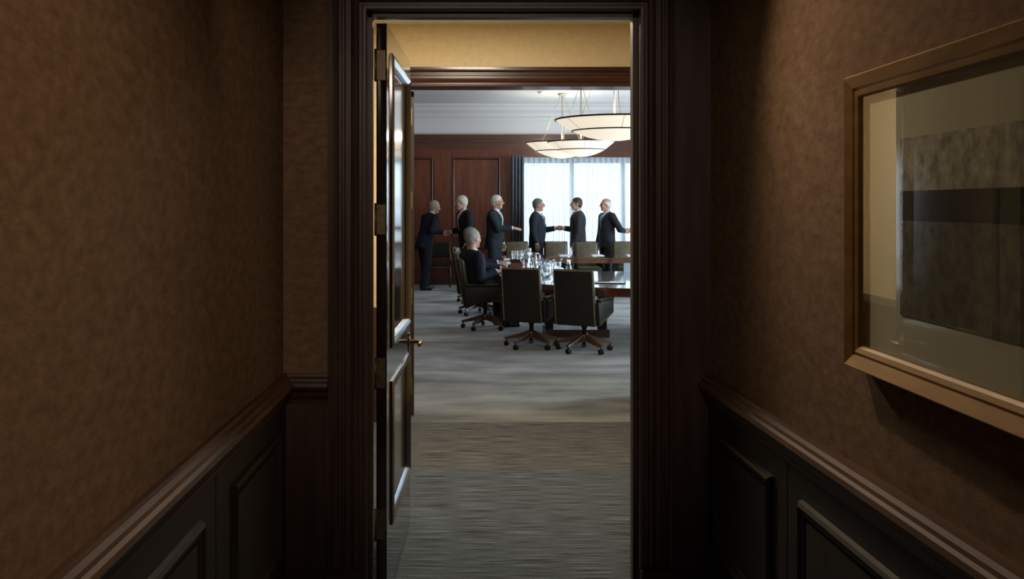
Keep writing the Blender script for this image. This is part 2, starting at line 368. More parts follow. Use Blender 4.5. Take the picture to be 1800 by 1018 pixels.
def rail(name, fx, side, label):
    rings = [[(fx(y) + side * a, y, z) for a, z in RAILP] for y in (YB, D1 - (0.0 if side > 0 else 0.012))]
    return struct(MB().rings(rings).build(name, M_rail), label, 'trim')
rail('trim_1', lx, 1, 'moulded wooden chair rail on the wall facing the picture')
rail('trim_2', rx, -1, 'moulded wooden chair rail under the framed picture')

# door wall (front face at D1): left wallpaper strip, right wood strip, above
dw = MB()
dw.box(lx(D1) - 0.12, JL - 0.03, D1, D1 + TH, 0, 3.1); dw.box(JR + 0.03, 3.2, D1, D1 + TH, 0, 3.1); dw.box(JL - 0.03, JR + 0.03, D1, D1 + TH, JT + 0.03, 3.1)
dw = struct(dw.build('wall_door', M_paper), 'end wall of the corridor around the first doorway', 'wall')
MB().box(lx(D1), -0.498, D1 - 0.010, D1, 0.2, 0.88).build('wainscot_board', M_dark, dw)
MB().box(0.87, rx(D1), D1 - 0.012, D1, 0.0, CEIL1).build('wood_pilaster', M_dark, dw)
MB().box(lx(D1), -0.498, D1 - 0.016, D1, 0.0, 0.222).build('skirting_board', M_darkh, dw)
MB().rings([[(x, D1 - a, z) for a, z in RAILP] for x in (lx(D1), -0.492)]).build('chair_rail', M_darkh, dw)
# vestibule side skin of the door wall is tan
MB().box(-0.98, JL - 0.17, D1 + TH, D1 + TH + 0.004, 0.0, 3.1).build('plaster_skin', M_tan, dw)
MB().box(JR + 0.17, 3.0, D1 + TH, D1 + TH + 0.004, 0.0, 3.1).build('plaster_skin', M_tan, dw)
MB().box(JL - 0.17, JR + 0.17, D1 + TH, D1 + TH + 0.004, JT + 0.15, 3.1).build('plaster_skin', M_tan, dw)
CAS = [(0, 0), (0, 0.016), (0.008, 0.020), (0.014, 0.020), (0.018, 0.010), (0.030, 0.010), (0.034, 0.020), (0.046, 0.026), (0.058, 0.020), (0.062, 0.014),
       (0.082, 0.014), (0.086, 0.022), (0.094, 0.022), (0.098, 0.016), (0.108, 0.016), (0.112, 0.030), (0.122, 0.036), (0.134, 0.032), (0.148, 0.032), (0.150, 0.0)]
pth = [(JL, D1, 0), (JL, D1, JT), (JR, D1, JT), (JR, D1, 0)]
def casing(pth, nrm, name, material, label):
    n = Vector(nrm); s = n.cross(Vector(pth[1]) - Vector(pth[0]))
    cen = (Vector(pth[1]) + Vector(pth[2])) / 2
    sg = -1 if s.dot(cen - Vector(pth[0])) > 0 else 1
    return struct(autosmooth(MB().sweep(pth, nrm, [(a * sg, b2) for a, b2 in CAS]).build(name, material), 0.5), label, 'door casing')
c1 = casing(pth, (0, -1, 0), 'trim_3', M_dark, 'dark fluted wooden casing around the near doorway')
for s, x in ((-1, JL), (1, JR)):        # plinth blocks
    MB().box(*sorted((x, x + s * 0.156)), D1 - 0.042, D1, 0, 0.228).build('plinth_block', M_darkh, c1)
casing([(JL, D1 + TH, 0), (JL, D1 + TH, JT), (JR, D1 + TH, JT), (JR, D1 + TH, 0)], (0, 1, 0), 'trim_4', M_dark, 'dark wooden casing on the far side of the near doorway')
jm = MB(); jm.box(JL - 0.03, JL, D1, D1 + TH, 0, JT); jm.box(JR, JR + 0.03, D1, D1 + TH, 0, JT); jm.box(JL - 0.03, JR + 0.03, D1, D1 + TH, JT, JT + 0.03)
jm = struct(jm.build('trim_5', M_dark), 'dark wooden jamb lining of the near doorway', 'door jamb')
for bx_ in ((JL, JL + 0.018, 3.845, 3.90, 0, JT), (JR - 0.018, JR, 3.845, 3.90, 0, JT), (JL, JR, 3.845, 3.90, JT - 0.018, JT)):
    MB().box(*bx_).build('door_stop', M_dark, jm)

# ------------------------------------------------------------------ first door leaf
HX, HYY, DW, DT, DH = -0.319, 3.975, 1.06, 0.043, 2.400
d1 = empty('door_1', (HX, HYY, 0), -math.radians(2.6))
struct(d1, 'dark polished panelled door standing open towards the boardroom', 'door')
def dbox(name, m_, x0, x1, u0, u1, z0, z1, parent=d1): return MB().box(x0, x1, u0, u1, z0, z1).build(name, m_, parent)
P1, P2 = (0.165, 0.965, 1.055, 2.290), (0.165, 0.965, 0.300, 0.890)
dbox('stile', M_doorw, 0, DT, 0, P1[0], 0.008, DH); dbox('stile', M_doorw, 0, DT, P1[1], DW, 0.008, DH)
for z0, z1 in ((0.008, P2[2]), (P2[3], P1[2]), (P1[3], DH)): dbox('cross_rail', M_doorw, 0, DT, P1[0], P1[1], z0, z1)
for (u0, u1, z0, z1) in (P1, P2):
    dbox('door_panel', M_doorw, 0.010, DT - 0.012, u0, u1, z0, z1)
    for xs, nn in ((DT, 1), (0.0, -1)):
        pp = [(xs, u0, z0), (xs, u1, z0), (xs, u1, z1), (xs, u0, z1)]
        n = Vector((nn, 0, 0)); s = n.cross(Vector((0, 1, 0))); sg = 1 if s.z > 0 else -1
        pr = [(-0.012, 0), (-0.012, 0.006), (-0.004, 0.011), (0.008, 0.014), (0.016, 0.010), (0.024, 0.007), (0.032, -0.002), (0.040, -0.010), (-0.004, -0.010)]
        autosmooth(MB().sweep(pp, n, [(a * sg, b2) for a, b2 in pr], True).build('panel_moulding', M_doorw, d1), 0.5)
def hinge(parent, z, x0=0.001, y=-0.0015, w=0.036, hh=0.122):
    h = MB().box(x0, x0 + w, y - 0.0015, y + 0.0015, z - hh / 2, z + hh / 2).build('hinge', M_dullbrass, parent)
    mb = MB(); n = 10
    mb.rings([[(x0 - 0.004 + 0.0055 * math.cos(2 * PI * j / n), y - 0.003 + 0.0055 * math.sin(2 * PI * j / n), z + s * (hh / 2 + 0.006)) for j in range(n)] for s in (-1, 1)])
    mb.build('hinge_knuckle', M_dullbrass, h, True)
    for dx, dz in ((0.010, 0.046), (0.026, 0.018), (0.010, -0.014), (0.026, -0.046)):
        MB().rings([[(x0 + dx + 0.0035 * math.cos(2 * PI * j / 8), yy, z + dz + 0.0035 * math.sin(2 * PI * j / 8)) for j in range(8)] for yy in (y - 0.0015, y - 0.0032)]).build('screw', M_steel, h)
for z in (2.228, 1.594, 0.964, 0.341): hinge(d1, z)
hd = MB().rings([[(DT + xx, 0.985 + 0.026 * math.cos(2 * PI * j / 16), 0.955 + 0.026 * math.sin(2 * PI * j / 16)) for j in range(16)] for xx in (0, 0.008)]).build('handle', M_dullbrass, d1, True)
MB().box(DT, DT + 0.005, 0.965, 1.005, 0.905, 1.0).build('escutcheon', M_dullbrass, hd)
MB().tube([(DT, 0.985, 0.955), (DT + 0.05, 0.985, 0.955), (DT + 0.062, 0.978, 0.955), (DT + 0.064, 0.95, 0.955), (DT + 0.062, 0.875, 0.953)], [0.010, 0.010, 0.0105, 0.0105, 0.009], 10).build('lever', M_dullbrass, hd, True)

# ------------------------------------------------------------------ vestibule
V2 = 7.38
XV = -0.98
vl = struct(MB().box(XV - 0.12, XV, D1 + TH, V2, 0, 3.1).build('wall_vestibule_left', M_tan), 'tan vestibule wall behind the open door', 'wall')
MB().rings([[(XV + a, y, z) for a, z in RAILP] for y in (D1 + TH, V2)]).build('chair_rail', M_dark, vl)
MB().box(XV, XV + 0.012, D1 + TH, V2, 0, 0.875).build('wainscot_board', M_dark, vl)
struct(MB().box(3.0, 3.12, D1 + TH, V2, 0, 3.1).build('wall_vestibule_right', M_tan), 'tan vestibule wall hidden beside the doorway', 'wall')
struct(MB().box(XV - 0.12, 3.12, D1 + TH, V2 + 0.2, 3.04, 3.14).build('ceiling_vestibule', M_white), 'white vestibule ceiling above the doors', 'ceiling')
OL, OR_, OT = -0.362, 1.47, 2.559
T2 = 0.20
w2 = MB(); w2.box(-3.0, OL - 0.03, V2, V2 + T2, 0, 4.1); w2.box(OR_ + 0.03, 6.3, V2, V2 + T2, 0, 4.1); w2.box(OL - 0.03, OR_ + 0.03, V2, V2 + T2, OT + 0.03, 4.1)
w2 = struct(w2.build('wall_middle', M_tan), 'tan wall above the boardroom doorway', 'wall')
MB().box(XV, OL - 0.16, V2 - 0.012, V2, 0, 0.875).build('wainscot_board', M_dark, w2)
casing([(OL, V2, 0), (OL, V2, OT), (OR_, V2, OT), (OR_, V2, 0)], (0, -1, 0), 'trim_6', M_hdr, 'moulded mahogany casing over the boardroom doorway')
casing([(OL, V2 + T2, 0), (OL, V2 + T2, OT), (OR_, V2 + T2, OT), (OR_, V2 + T2, 0)], (0, 1, 0), 'trim_7', M_hdr, 'mahogany casing on the boardroom side of the doorway')
jm2 = MB(); jm2.box(OL - 0.03, OL, V2, V2 + T2, 0, OT); jm2.box(OR_, OR_ + 0.03, V2, V2 + T2, 0, OT); jm2.box(OL - 0.03, OR_ + 0.03, V2, V2 + T2, OT, OT + 0.03)
struct(jm2.build('trim_8', M_hdr), 'mahogany jamb lining of the boardroom doorway', 'door jamb')
# the boardroom door leaf and an added unseen leaf that blocks window light, both open past 90 degrees
def leaf(name, x, rz, mir, label):
    d = struct(empty(name, (x, V2 + T2 - 0.02, 0), rz), label, 'door')
    for nm, a in (('stile', (0, 0.044, 0, 0.15, 0.012, 2.545)), ('stile', (0, 0.044, 0.75, 0.90, 0.012, 2.545)), ('cross_rail', (0, 0.044, 0.15, 0.75, 0.012, 0.30)),
                  ('cross_rail', (0, 0.044, 0.15, 0.75, 0.9, 1.06)), ('cross_rail', (0, 0.044, 0.15, 0.75, 2.38, 2.545)), ('door_panel', (0.010, 0.034, 0.15, 0.75, 0.3, 0.9)), ('door_panel', (0.010, 0.034, 0.15, 0.75, 1.06, 2.38))):
        x0, x1 = (a[0], a[1]) if not mir else (-a[1], -a[0])
        dbox(nm, M_door2, x0, x1, *a[2:], parent=d)
    for py in (205, 352, 521, 680): hinge(d, Z(py, 7.56), x0=(0.004 if not mir else -0.034), w=0.026, hh=0.135)
leaf('door_2', OL + 0.006, math.radians(2.6), False, 'mahogany boardroom door leaf seen edge on with brass hinges')
leaf('light_block_leaf', OR_ - 0.004, -math.radians(12.5), True, 'unseen mahogany door leaf added to block side window light')

# ------------------------------------------------------------------ boardroom shell
YW, CEIL3, XR = 20.30, 3.78, 6.2
WX0, WX1, WZ0, WZ1 = 1.22, 5.75, 0.12, 2.665
struct(MB().box(-3.0, XR + 0.1, V2 + T2, YW + 0.3, CEIL3, CEIL3 + 0.1).build('ceiling_boardroom', M_white), 'white boardroom ceiling above the bowl pendants', 'ceiling')
struct(MB().box(-2.6, -2.5, V2 + T2, YW, 0, CEIL3).build('wall_boardroom_left', M_panel), 'mahogany side wall of the boardroom', 'wall')
bw = MB(); bw.box(-2.6, WX0, YW, YW + 0.2, 0, CEIL3); bw.box(WX1, XR, YW, YW + 0.2, 0, CEIL3); bw.box(WX0, WX1, YW, YW + 0.2, WZ1, CEIL3); bw.box(WX0, WX1, YW, YW + 0.2, 0, WZ0)
bw = struct(bw.build('wall_back', M_white), 'far boardroom wall, white frieze over mahogany panelling', 'wall')
def slabb(name, x0, x1, z0, z1, t, m_=M_panel): return MB().box(x0, x1, YW - t, YW, z0, z1).build(name, m_, bw)
WT = 3.143
slabb('cornice', -2.5, XR, 3.04, WT, 0.09, M_panelh); slabb('cornice_fillet', -2.5, XR, 2.985, 3.04, 0.06, M_panelh); slabb('frieze_board', -2.5, XR, 2.84, 2.985, 0.035, M_panelh)
slabb('window_head_board', WX0, XR, WZ1, 2.84, 0.03, M_panelh)
slabb('skirting_board', -2.5, WX0, 0, 0.16, 0.035, M_panelh)
for sx0, sx1 in ((-0.42, -0.20), (0.99, WX0), (-1.72, -1.50)): slabb('stile', sx0, sx1, 0.16, 2.84, 0.030)
for bx0, bx1 in ((-2.5, -1.72), (-1.50, -0.42), (-0.20, 0.99)):
    slabb('cross_rail', bx0, bx1, 2.68, 2.84, 0.028); slabb('cross_rail', bx0, bx1, 0.80, 0.96, 0.034, M_panelh); slabb('cross_rail', bx0, bx1, 0.16, 0.28, 0.028)
    slabb('wall_panel', bx0, bx1, 0.96, 2.68, 0.012); slabb('wall_panel', bx0, bx1, 0.28, 0.80, 0.012)
    for z0, z1 in ((0.975, 2.665), (0.29, 0.79)):
        x0, x1 = bx0 + (0.165 if bx0 > -0.3 else 0.02), bx1 - 0.02
        pp = [(x0, YW - 0.012, z0), (x1, YW - 0.012, z0), (x1, YW - 0.012, z1), (x0, YW - 0.012, z1)]
        n = Vector((0, -1, 0)); s = n.cross(Vector((1, 0, 0))); sg = 1 if s.z > 0 else -1
        MB().sweep(pp, n, [(a * sg, b2) for a, b2 in ((0, 0), (0.004, 0.030), (0.018, 0.034), (0.032, 0.020), (0.045, 0.004), (0.05, 0))], True).build('panel_moulding', M_panelh, bw)
    if bx0 > -0.3: slabb('inner_stile', bx0, bx0 + 0.16, 0.96, 2.68, 0.026)
cr_ = [(0, 0), (0.03, 0), (0.03, 0.05), (0.07, 0.07), (0.09, 0.14), (0.16, 0.20), (0.18, 0.26), (0.22, 0.28), (0.22, 0.33), (0, 0.33)]
crown = MB().rings([[(x, YW - a, 3.45 + z) for a, z in cr_] for x in (-2.5, XR)]).build('trim_9', M_white)
struct(crown, 'white stepped crown moulding above the panelling', 'moulding')
rw = MB(); ys = [V2 + T2, 9.35, 11.85, 12.65, 15.15, 15.95, 18.45, YW + 0.2]
for a, b2 in ((0, 1), (2, 3), (4, 5), (6, 7)): rw.box(XR, XR + 0.2, ys[a], ys[b2], 0, CEIL3)
for a, b2 in ((1, 2), (3, 4), (5, 6)): rw.box(XR, XR + 0.2, ys[a], ys[b2], 0, 0.45); rw.box(XR, XR + 0.2, ys[a], ys[b2], 2.65, CEIL3)
struct(rw.build('wall_boardroom_right', M_panel), 'mahogany window wall of the boardroom out of view', 'wall')
# window in the back wall: frame members and panes
wn = MB().box(WX0, WX1, YW + 0.06, YW + 0.16, WZ1 - 0.115, WZ1).build('window_1', M_winframe)
struct(wn, 'wide daylit window behind the sheer curtain', 'window')
MB().box(WX0, WX1, YW + 0.06, YW + 0.16, WZ0, WZ0 + 0.10).build('window_sill', M_winframe, wn)
mul = [1.22, 2.44, 3.52, 4.60, 5.67]
for x in mul: MB().box(x, x + 0.085, YW + 0.06, YW + 0.16, WZ0 + 0.1, WZ1 - 0.115).build('mullion', M_winframe, wn)
for i in range(4):
    MB().box(mul[i] + 0.085, mul[i + 1], YW + 0.10, YW + 0.106, WZ0 + 0.1, WZ1 - 0.115).build('pane', M_pane, wn)
for i, (a, b2) in enumerate(((9.35, 11.85), (12.65, 15.15), (15.95, 18.45))):
    wn2 = MB().box(XR + 0.06, XR + 0.12, a, b2, 2.57, 2.65).build('window_%d' % (i + 2), M_winframe)
    struct(wn2, ('side window nearest the doorway, out of view', 'middle side window, out of view', 'side window nearest the curtained wall, out of view')[i], 'window')
    MB().box(XR + 0.06, XR + 0.12, a, b2, 0.45, 0.53).build('window_sill', M_winframe, wn2)
    MB().box(XR + 0.08, XR + 0.086, a, b2, 0.53, 2.57).build('pane', M_pane, wn2)
# curtains
def curtain(name, x0, x1, y, z0, z1, amp, wl_, material, n, seed):
    rnd = random.Random(seed); xs = np.linspace(x0, x1, n); ph = np.cumsum(np.array([rnd.uniform(0.6, 1.4) for _ in range(n)])) * (x1 - x0) / n / wl_ * 2 * PI
    am = np.array([rnd.uniform(0.5, 1.0) for _ in range(n)]); am = np.convolve(am, np.ones(9) / 9, 'same')
    v, f = [], []
    zs = [z0, z0 + (z1 - z0) * 0.5, z1 - 0.12, z1 - 0.04, z1]; kk = [1.0, 1.0, 0.8, 0.6, 0.6]
    for z, k in zip(zs, kk):
        for i in range(n): v.append((xs[i], y + amp * k * am[i] * math.sin(ph[i]), z))
    for r in range(len(zs) - 1):
        for i in range(n - 1): f.append((r * n + i, r * n + i + 1, (r + 1) * n + i + 1, (r + 1) * n + i))
    o = MB().add(v, f).build(name, material, None, True)
    return o
shc = curtain('sheer_curtain', 1.40, 5.72, YW - 0.13, 0.03, WZ1 - 0.01, 0.050, 0.115, M_sheer, 900, 3)
tag(shc, 'pale blue-white sheer curtain across the wide window', 'curtain')
drp = curtain('drape', 1.17, 1.455, YW - 0.245, 0.02, WZ1 + 0.02, 0.05, 0.068, M_drape, 160, 5)
md = drp.modifiers.new('thick', 'SOLIDIFY'); md.thickness = 0.004
tag(drp, 'slate grey drape hanging in folds beside the sheer', 'curtain')
det = MB().lathe([(0.0, 0.0), (0.075, 0.0), (0.07, -0.025), (0.045, -0.04), (0.0, -0.042)], 24, (X(952, 18.0), 18.0, CEIL3)).build('smoke_detector', M_white, None, True)
tag(det, 'small white round detector on the boardroom ceiling', 'detector')

# ------------------------------------------------------------------ picture on the right wall
PY0, PY1, PZ0, PZ1 = 1.42, 2.42, 1.252, 1.970
ang = math.atan(-0.0144)
pic = empty('framed_picture', (rx(2.42) - 0.001, 2.42, (PZ0 + PZ1) / 2), -math.radians(0.7))
tag(pic, 'oak framed monochrome print with wide mat, hung on the corridor wall', 'picture')
HH = (PZ1 - PZ0) / 2; WW = PY1 - PY0
pp = [(0, 0, -HH), (0, -WW, -HH), (0, -WW, HH), (0, 0, HH)]
n = Vector((-1, 0, 0)); s = n.cross(Vector((0, -1, 0))); sg = 1 if s.z > 0 else -1
FP = [(0, 0), (0, 0.046), (0.004, 0.050), (0.030, 0.040), (0.032, 0.034), (0.037, 0.034), (0.039, 0.038), (0.050, 0.034), (0.056, 0.026), (0.056, 0.010), (0.0, 0.0)]
fr = MB().sweep(pp, n, [(a * sg, b2) for a, b2 in FP[:-1]], True).build('frame', M_frame, pic)
MB().box(-0.016, -0.010, -WW + 0.05, -0.05, -HH + 0.05, HH - 0.05).build('mat_board', M_matb, pic)
pr_ = MB().box(-0.0185, -0.016, -0.245, 0.245, -0.1975, 0.1975).build('print', M_print, pic); pr_.location = (0, -0.49, 1.603 - (PZ0 + PZ1) / 2)
MB().box(-0.0275, -0.0255, -WW + 0.05, -0.05, -HH + 0.05, HH - 0.05).build('glass_pane', M_picglass, pic)

# ------------------------------------------------------------------ conference table
TZ = 0.73
def fout(x, y):
    u = abs(x - 3.2) / 2.65; dy = y - 14.4
    if dy < 0: return u ** 3.4 + (abs(dy) / 3.70) ** 3.4
    return u ** 5 + (dy / 3.92) ** 5
def ring_pts(inset, n=160):
    outp, inp = [], []
    cx, cy = 3.2, 15.3
    for i in range(n):
        t = 2 * PI * i / n; dx, dy = math.cos(t), math.sin(t); lo, hi = 0.1, 9.0
        for _ in range(40):
            md_ = (lo + hi) / 2
            if fout(cx + dx * md_, cy + dy * md_) < 1: lo = md_
            else: hi = md_
        outp.append((cx + dx * (lo - inset), cy + dy * (lo - inset)))
        hx, hy0, hy1 = 1.59 - inset * -1, 15.3 - 13.6 + inset, 17.19 - 15.3 + inset
        tt = min(hx / max(abs(dx), 1e-6), (hy1 if dy > 0 else hy0) / max(abs(dy), 1e-6))
        inp.append((cx + dx * tt, cy + dy * tt))
    return outp, inp
tb = tag(empty('conference_table', (3.2, 14.4, 0)), 'large oval mahogany conference table with an open centre', 'table')
def ring_mesh(inset, z0, z1, name, material, width=None):
    o_, i_ = ring_pts(inset)
    L_ = lambda p, z: (p[0] - 3.2, p[1] - 14.4, z)
    if width is not None:
        o2, _ = ring_pts(inset + width); _, i2 = ring_pts(inset + width)
        MBo = MB().rings([[L_(p, z0) for p in o_], [L_(p, z1) for p in o_], [L_(p, z1) for p in o2], [L_(p, z0) for p in o2]], False, True)
        MBo.rings([[L_(p, z0) for p in i_], [L_(p, z1) for p in i_], [L_(p, z1) for p in i2], [L_(p, z0) for p in i2]], False, True)
    else:
        MBo = MB().rings([[L_(p, z0) for p in o_], [L_(p, z1) for p in o_], [L_(p, z1) for p in i_], [L_(p, z0) for p in i_]], False, True)
    return MBo.build(name, material, tb)
ring_mesh(0.0, TZ - 0.035, TZ, 'tabletop', M_table)
ring_mesh(0.012, TZ - 0.10, TZ - 0.035, 'apron', M_table, 0.04)
for (x, y, wx, wy) in ((1.55, 12.35, 0.8, 0.5), (1.12, 15.3, 0.4, 0.9), (3.2, 12.1, 0.9, 0.5), (1.7, 17.7, 0.8, 0.35), (3.3, 17.75, 0.8, 0.35), (4.9, 12.6, 0.8, 0.5), (5.3, 15.5, 0.4, 0.9)):
    x -= 3.2; y -= 14.4
    pd = MB().box(x - wx / 2, x + wx / 2, y - wy / 2, y + wy / 2, 0, 0.10).build('pedestal', M_tleg, tb)
    for sx in (-1, 1):
        MB().box(x + sx * (wx / 2 - 0.06) - 0.05, x + sx * (wx / 2 - 0.06) + 0.05, y - 0.08, y + 0.08, 0.10, TZ - 0.036).build('post', M_blackmetal, pd)

# ------------------------------------------------------------------ chairs
def chair_parts():
    P = []
    lean = lambda c: (c.x - 0.16 * max(0.0, c.z - 0.36), c.y * (1.0 - 0.02 * (c.z - 0.3)), c.z)
    P.append(('backrest', rbox('backrest', -0.275, 0, 0.635, 0.055, 0.475, 0.63, 0.022, 3, lean), M_leather, None))
    P.append(('back_cushion', rbox('back_cushion', -0.228, 0, 0.70, 0.065, 0.435, 0.475, 0.030, 3, lean), M_olive, None))
    P.append(('seat', rbox('seat', -0.01, 0, 0.425, 0.50, 0.46, 0.11, 0.035, 3), M_olive, None))
    def side(c):
        z = c.z
        if z < 0.45: z += 0.11 * max(0, (c.x + 0.25) / 0.47) 
        return (c.x - (0.03 if z > 0.5 and c.x < -0.15 else 0), c.y, z)
    for s in (-1, 1):
        P.append(('side_panel', rbox('side_panel', -0.02, s * 0.253, 0.455, 0.50, 0.045, 0.27, 0.012, 2, side), M_leather, None))
        P.append(('armrest', rbox('armrest', -0.02, s * 0.257, 0.602, 0.46, 0.068, 0.042, 0.018, 3, lambda c: (c.x - (0.03 if c.x < -0.15 else 0), c.y, c.z + 0.012 * max(0, c.x))), M_leather, None))
    # nail heads round the outer back and along the arms
    nb = MB()
    def nail(p, r=0.0080):
        x, y, z = p
        nb.add([(x - r * 0.7, y, z), (x, y + r, z), (x, y, z + r), (x, y - r, z), (x, y, z - r), (x + r * 0.5, y, z)], [(0, 2, 1), (0, 3, 2), (0, 4, 3), (0, 1, 4), (5, 1, 2), (5, 2, 3), (5, 3, 4), (5, 4, 1)])
    for i in range(30):
        z = 0.34 + 0.585 * i / 29
        for s in (-1, 1): nail((-0.303 - 0.16 * max(0, z - 0.36), s * 0.226 * (1 - 0.02 * (z - 0.3)), z))
    for i in range(23): nail((-0.303 - 0.16 * 0.575, -0.215 + 0.43 * i / 22, 0.936))
    for s in (-1, 1):
        for i in range(22):
            x = -0.24 + 0.45 * i / 21
            nail((x, s * 0.277, 0.345 + 0.11 * max(0, (x + 0.25) / 0.47)), 0.0055); nail((x, s * 0.278, 0.572), 0.0055)
    P.append(('nail_trim', nb.mesh('nail_trim'), M_brass, None))
    P.append(('column', MB().lathe([(0.026, 0.15), (0.026, 0.26), (0.034, 0.27), (0.034, 0.34), (0.10, 0.355), (0.10, 0.372)], 16).mesh('column'), M_blackmetal, None))
    P.append(('hub', MB().lathe([(0.045, 0.115), (0.050, 0.13), (0.050, 0.185), (0.040, 0.20), (0.028, 0.20)], 16).mesh('hub'), M_bronze, None))
    for k in range(5):
        t = 2 * PI * k / 5 + 0.35; c, s = math.cos(t), math.sin(t); rings = []
        for r, hw, z0, z1 in ((0.03, 0.026, 0.125, 0.195), (0.17, 0.024, 0.100, 0.150), (0.29, 0.020, 0.080, 0.112), (0.325, 0.016, 0.078, 0.104)):
            rings.append([(r * c - hw * s, r * s + hw * c, z0), (r * c + hw * s, r * s - hw * c, z0), (r * c + hw * 0.8 * s, r * s - hw * 0.8 * c, z1), (r * c - hw * 0.8 * s, r * s + hw * 0.8 * c, z1)])
        P.append(('base_leg', MB().rings(rings).mesh('base_leg'), M_bronze, None))
        cx, cy = 0.305 * c, 0.305 * s; mb = MB()
        for off in (-0.014, 0.014):
            ox, oy = cx - off * s, cy + off * c; n = 14
            ring = lambda h, rr: [(ox - h * s + rr * math.cos(2 * PI * j / n) * c, oy + h * c + rr * math.cos(2 * PI * j / n) * s, 0.030 + rr * math.sin(2 * PI * j / n)) for j in range(n)]
            mb.rings([ring(-0.009, 0.024), ring(-0.007, 0.030), ring(0.007, 0.030), ring(0.009, 0.024)])
        mb.tube([(cx, cy, 0.035), (cx, cy, 0.082)], 0.009, 8)
        P.append(('caster', mb.mesh('caster'), M_blackmetal, len(P) - 1))
    return P
CH = chair_parts()
for nm, me, m_, par in CH:
    me.materials.append(m_)
    if nm not in ('nail_trim', 'base_leg'):
        me.polygons.foreach_set('use_smooth', [True] * len(me.polygons))
        try: me.set_sharp_from_angle(angle=0.8)
        except Exception: pass
def chair(x, y, heading, label, group, z=0.0):
    r = tag(empty('conference_chair', (x, y, z), heading), label, 'chair', group); obs = []
    for nm, me, m_, par in CH:
        o = bpy.data.objects.new(nm, me); COL.objects.link(o); o.parent = r if par is None else obs[par]; obs.append(o)
        if nm == 'nail_trim': o['kind'] = 'stuff'
    return r
GC = 'leather conference chairs around the oval table'
rad = math.radians
chair(0.905, 11.30, rad(66), 'black leather chair with nail trim, back turned, nearer the seated men', GC)
chair(1.48, 10.98, rad(63), 'black leather chair with nail trim, back turned, beside the door casing', GC)
chair(0.42, 13.00, rad(2), 'swivel chair holding the seated grey haired man at the table', GC)
chair(0.38, 14.70, rad(-6), 'swivel chair just beyond the seated grey haired man', GC)
chair(0.36, 16.50, rad(-8), 'third swivel chair along the row of seated men', GC)
chair(1.23, 18.75, rad(-90), 'olive leather chair behind the tall pitcher, first along the window side', GC)
chair(2.007, 18.75, rad(-90), 'olive leather chair between the two men shaking hands at the window', GC)
chair(2.603, 18.75, rad(-90), 'olive leather chair between the dark haired man and the bald man', GC)
chair(3.353, 18.75, rad(-90), 'olive leather chair at the window cut off by the door casing', GC)

# wooden side chair against the panelling
def side_chair(x, y, rz, label):
    r = tag(empty('side_chair', (x, y, 0), rz), label, 'chair')
    for sx in (-1, 1):
        MB().tube([(-0.22, sx * 0.21, 0), (-0.21, sx * 0.21, 0.45), (-0.27, sx * 0.215, 0.92)], [0.018, 0.022, 0.018], 8).build('leg', M_bronze, r, True)
        MB().tube([(0.21, sx * 0.22, 0), (0.21, sx * 0.22, 0.42)], [0.016, 0.022], 8).build('leg', M_bronze, r, True)
        MB().tube([(-0.24, sx * 0.215, 0.66), (0.16, sx * 0.235, 0.66), (0.21, sx * 0.225, 0.63), (0.21, sx * 0.22, 0.43)], 0.016, 8).build('armrest', M_bronze, r, True)
        MB().tube([(-0.215, sx * 0.21, 0.2), (0.21, sx * 0.22, 0.2)], 0.012, 6).build('stretcher', M_bronze, r, True)
    MB().box(-0.24, 0.23, -0.23, 0.23, 0.39, 0.43).build('seat_rail', M_bronze, r)
    link('seat', rbox('seat', 0, 0, 0.455, 0.46, 0.45, 0.06, 0.02), M_leather, r)
    link('backrest', rbox('backrest', -0.245, 0, 0.74, 0.03, 0.41, 0.30, 0.012), M_leather, r)
    return r
side_chair(-0.30, 19.75, rad(-90), 'wooden armchair standing against the mahogany panelling')

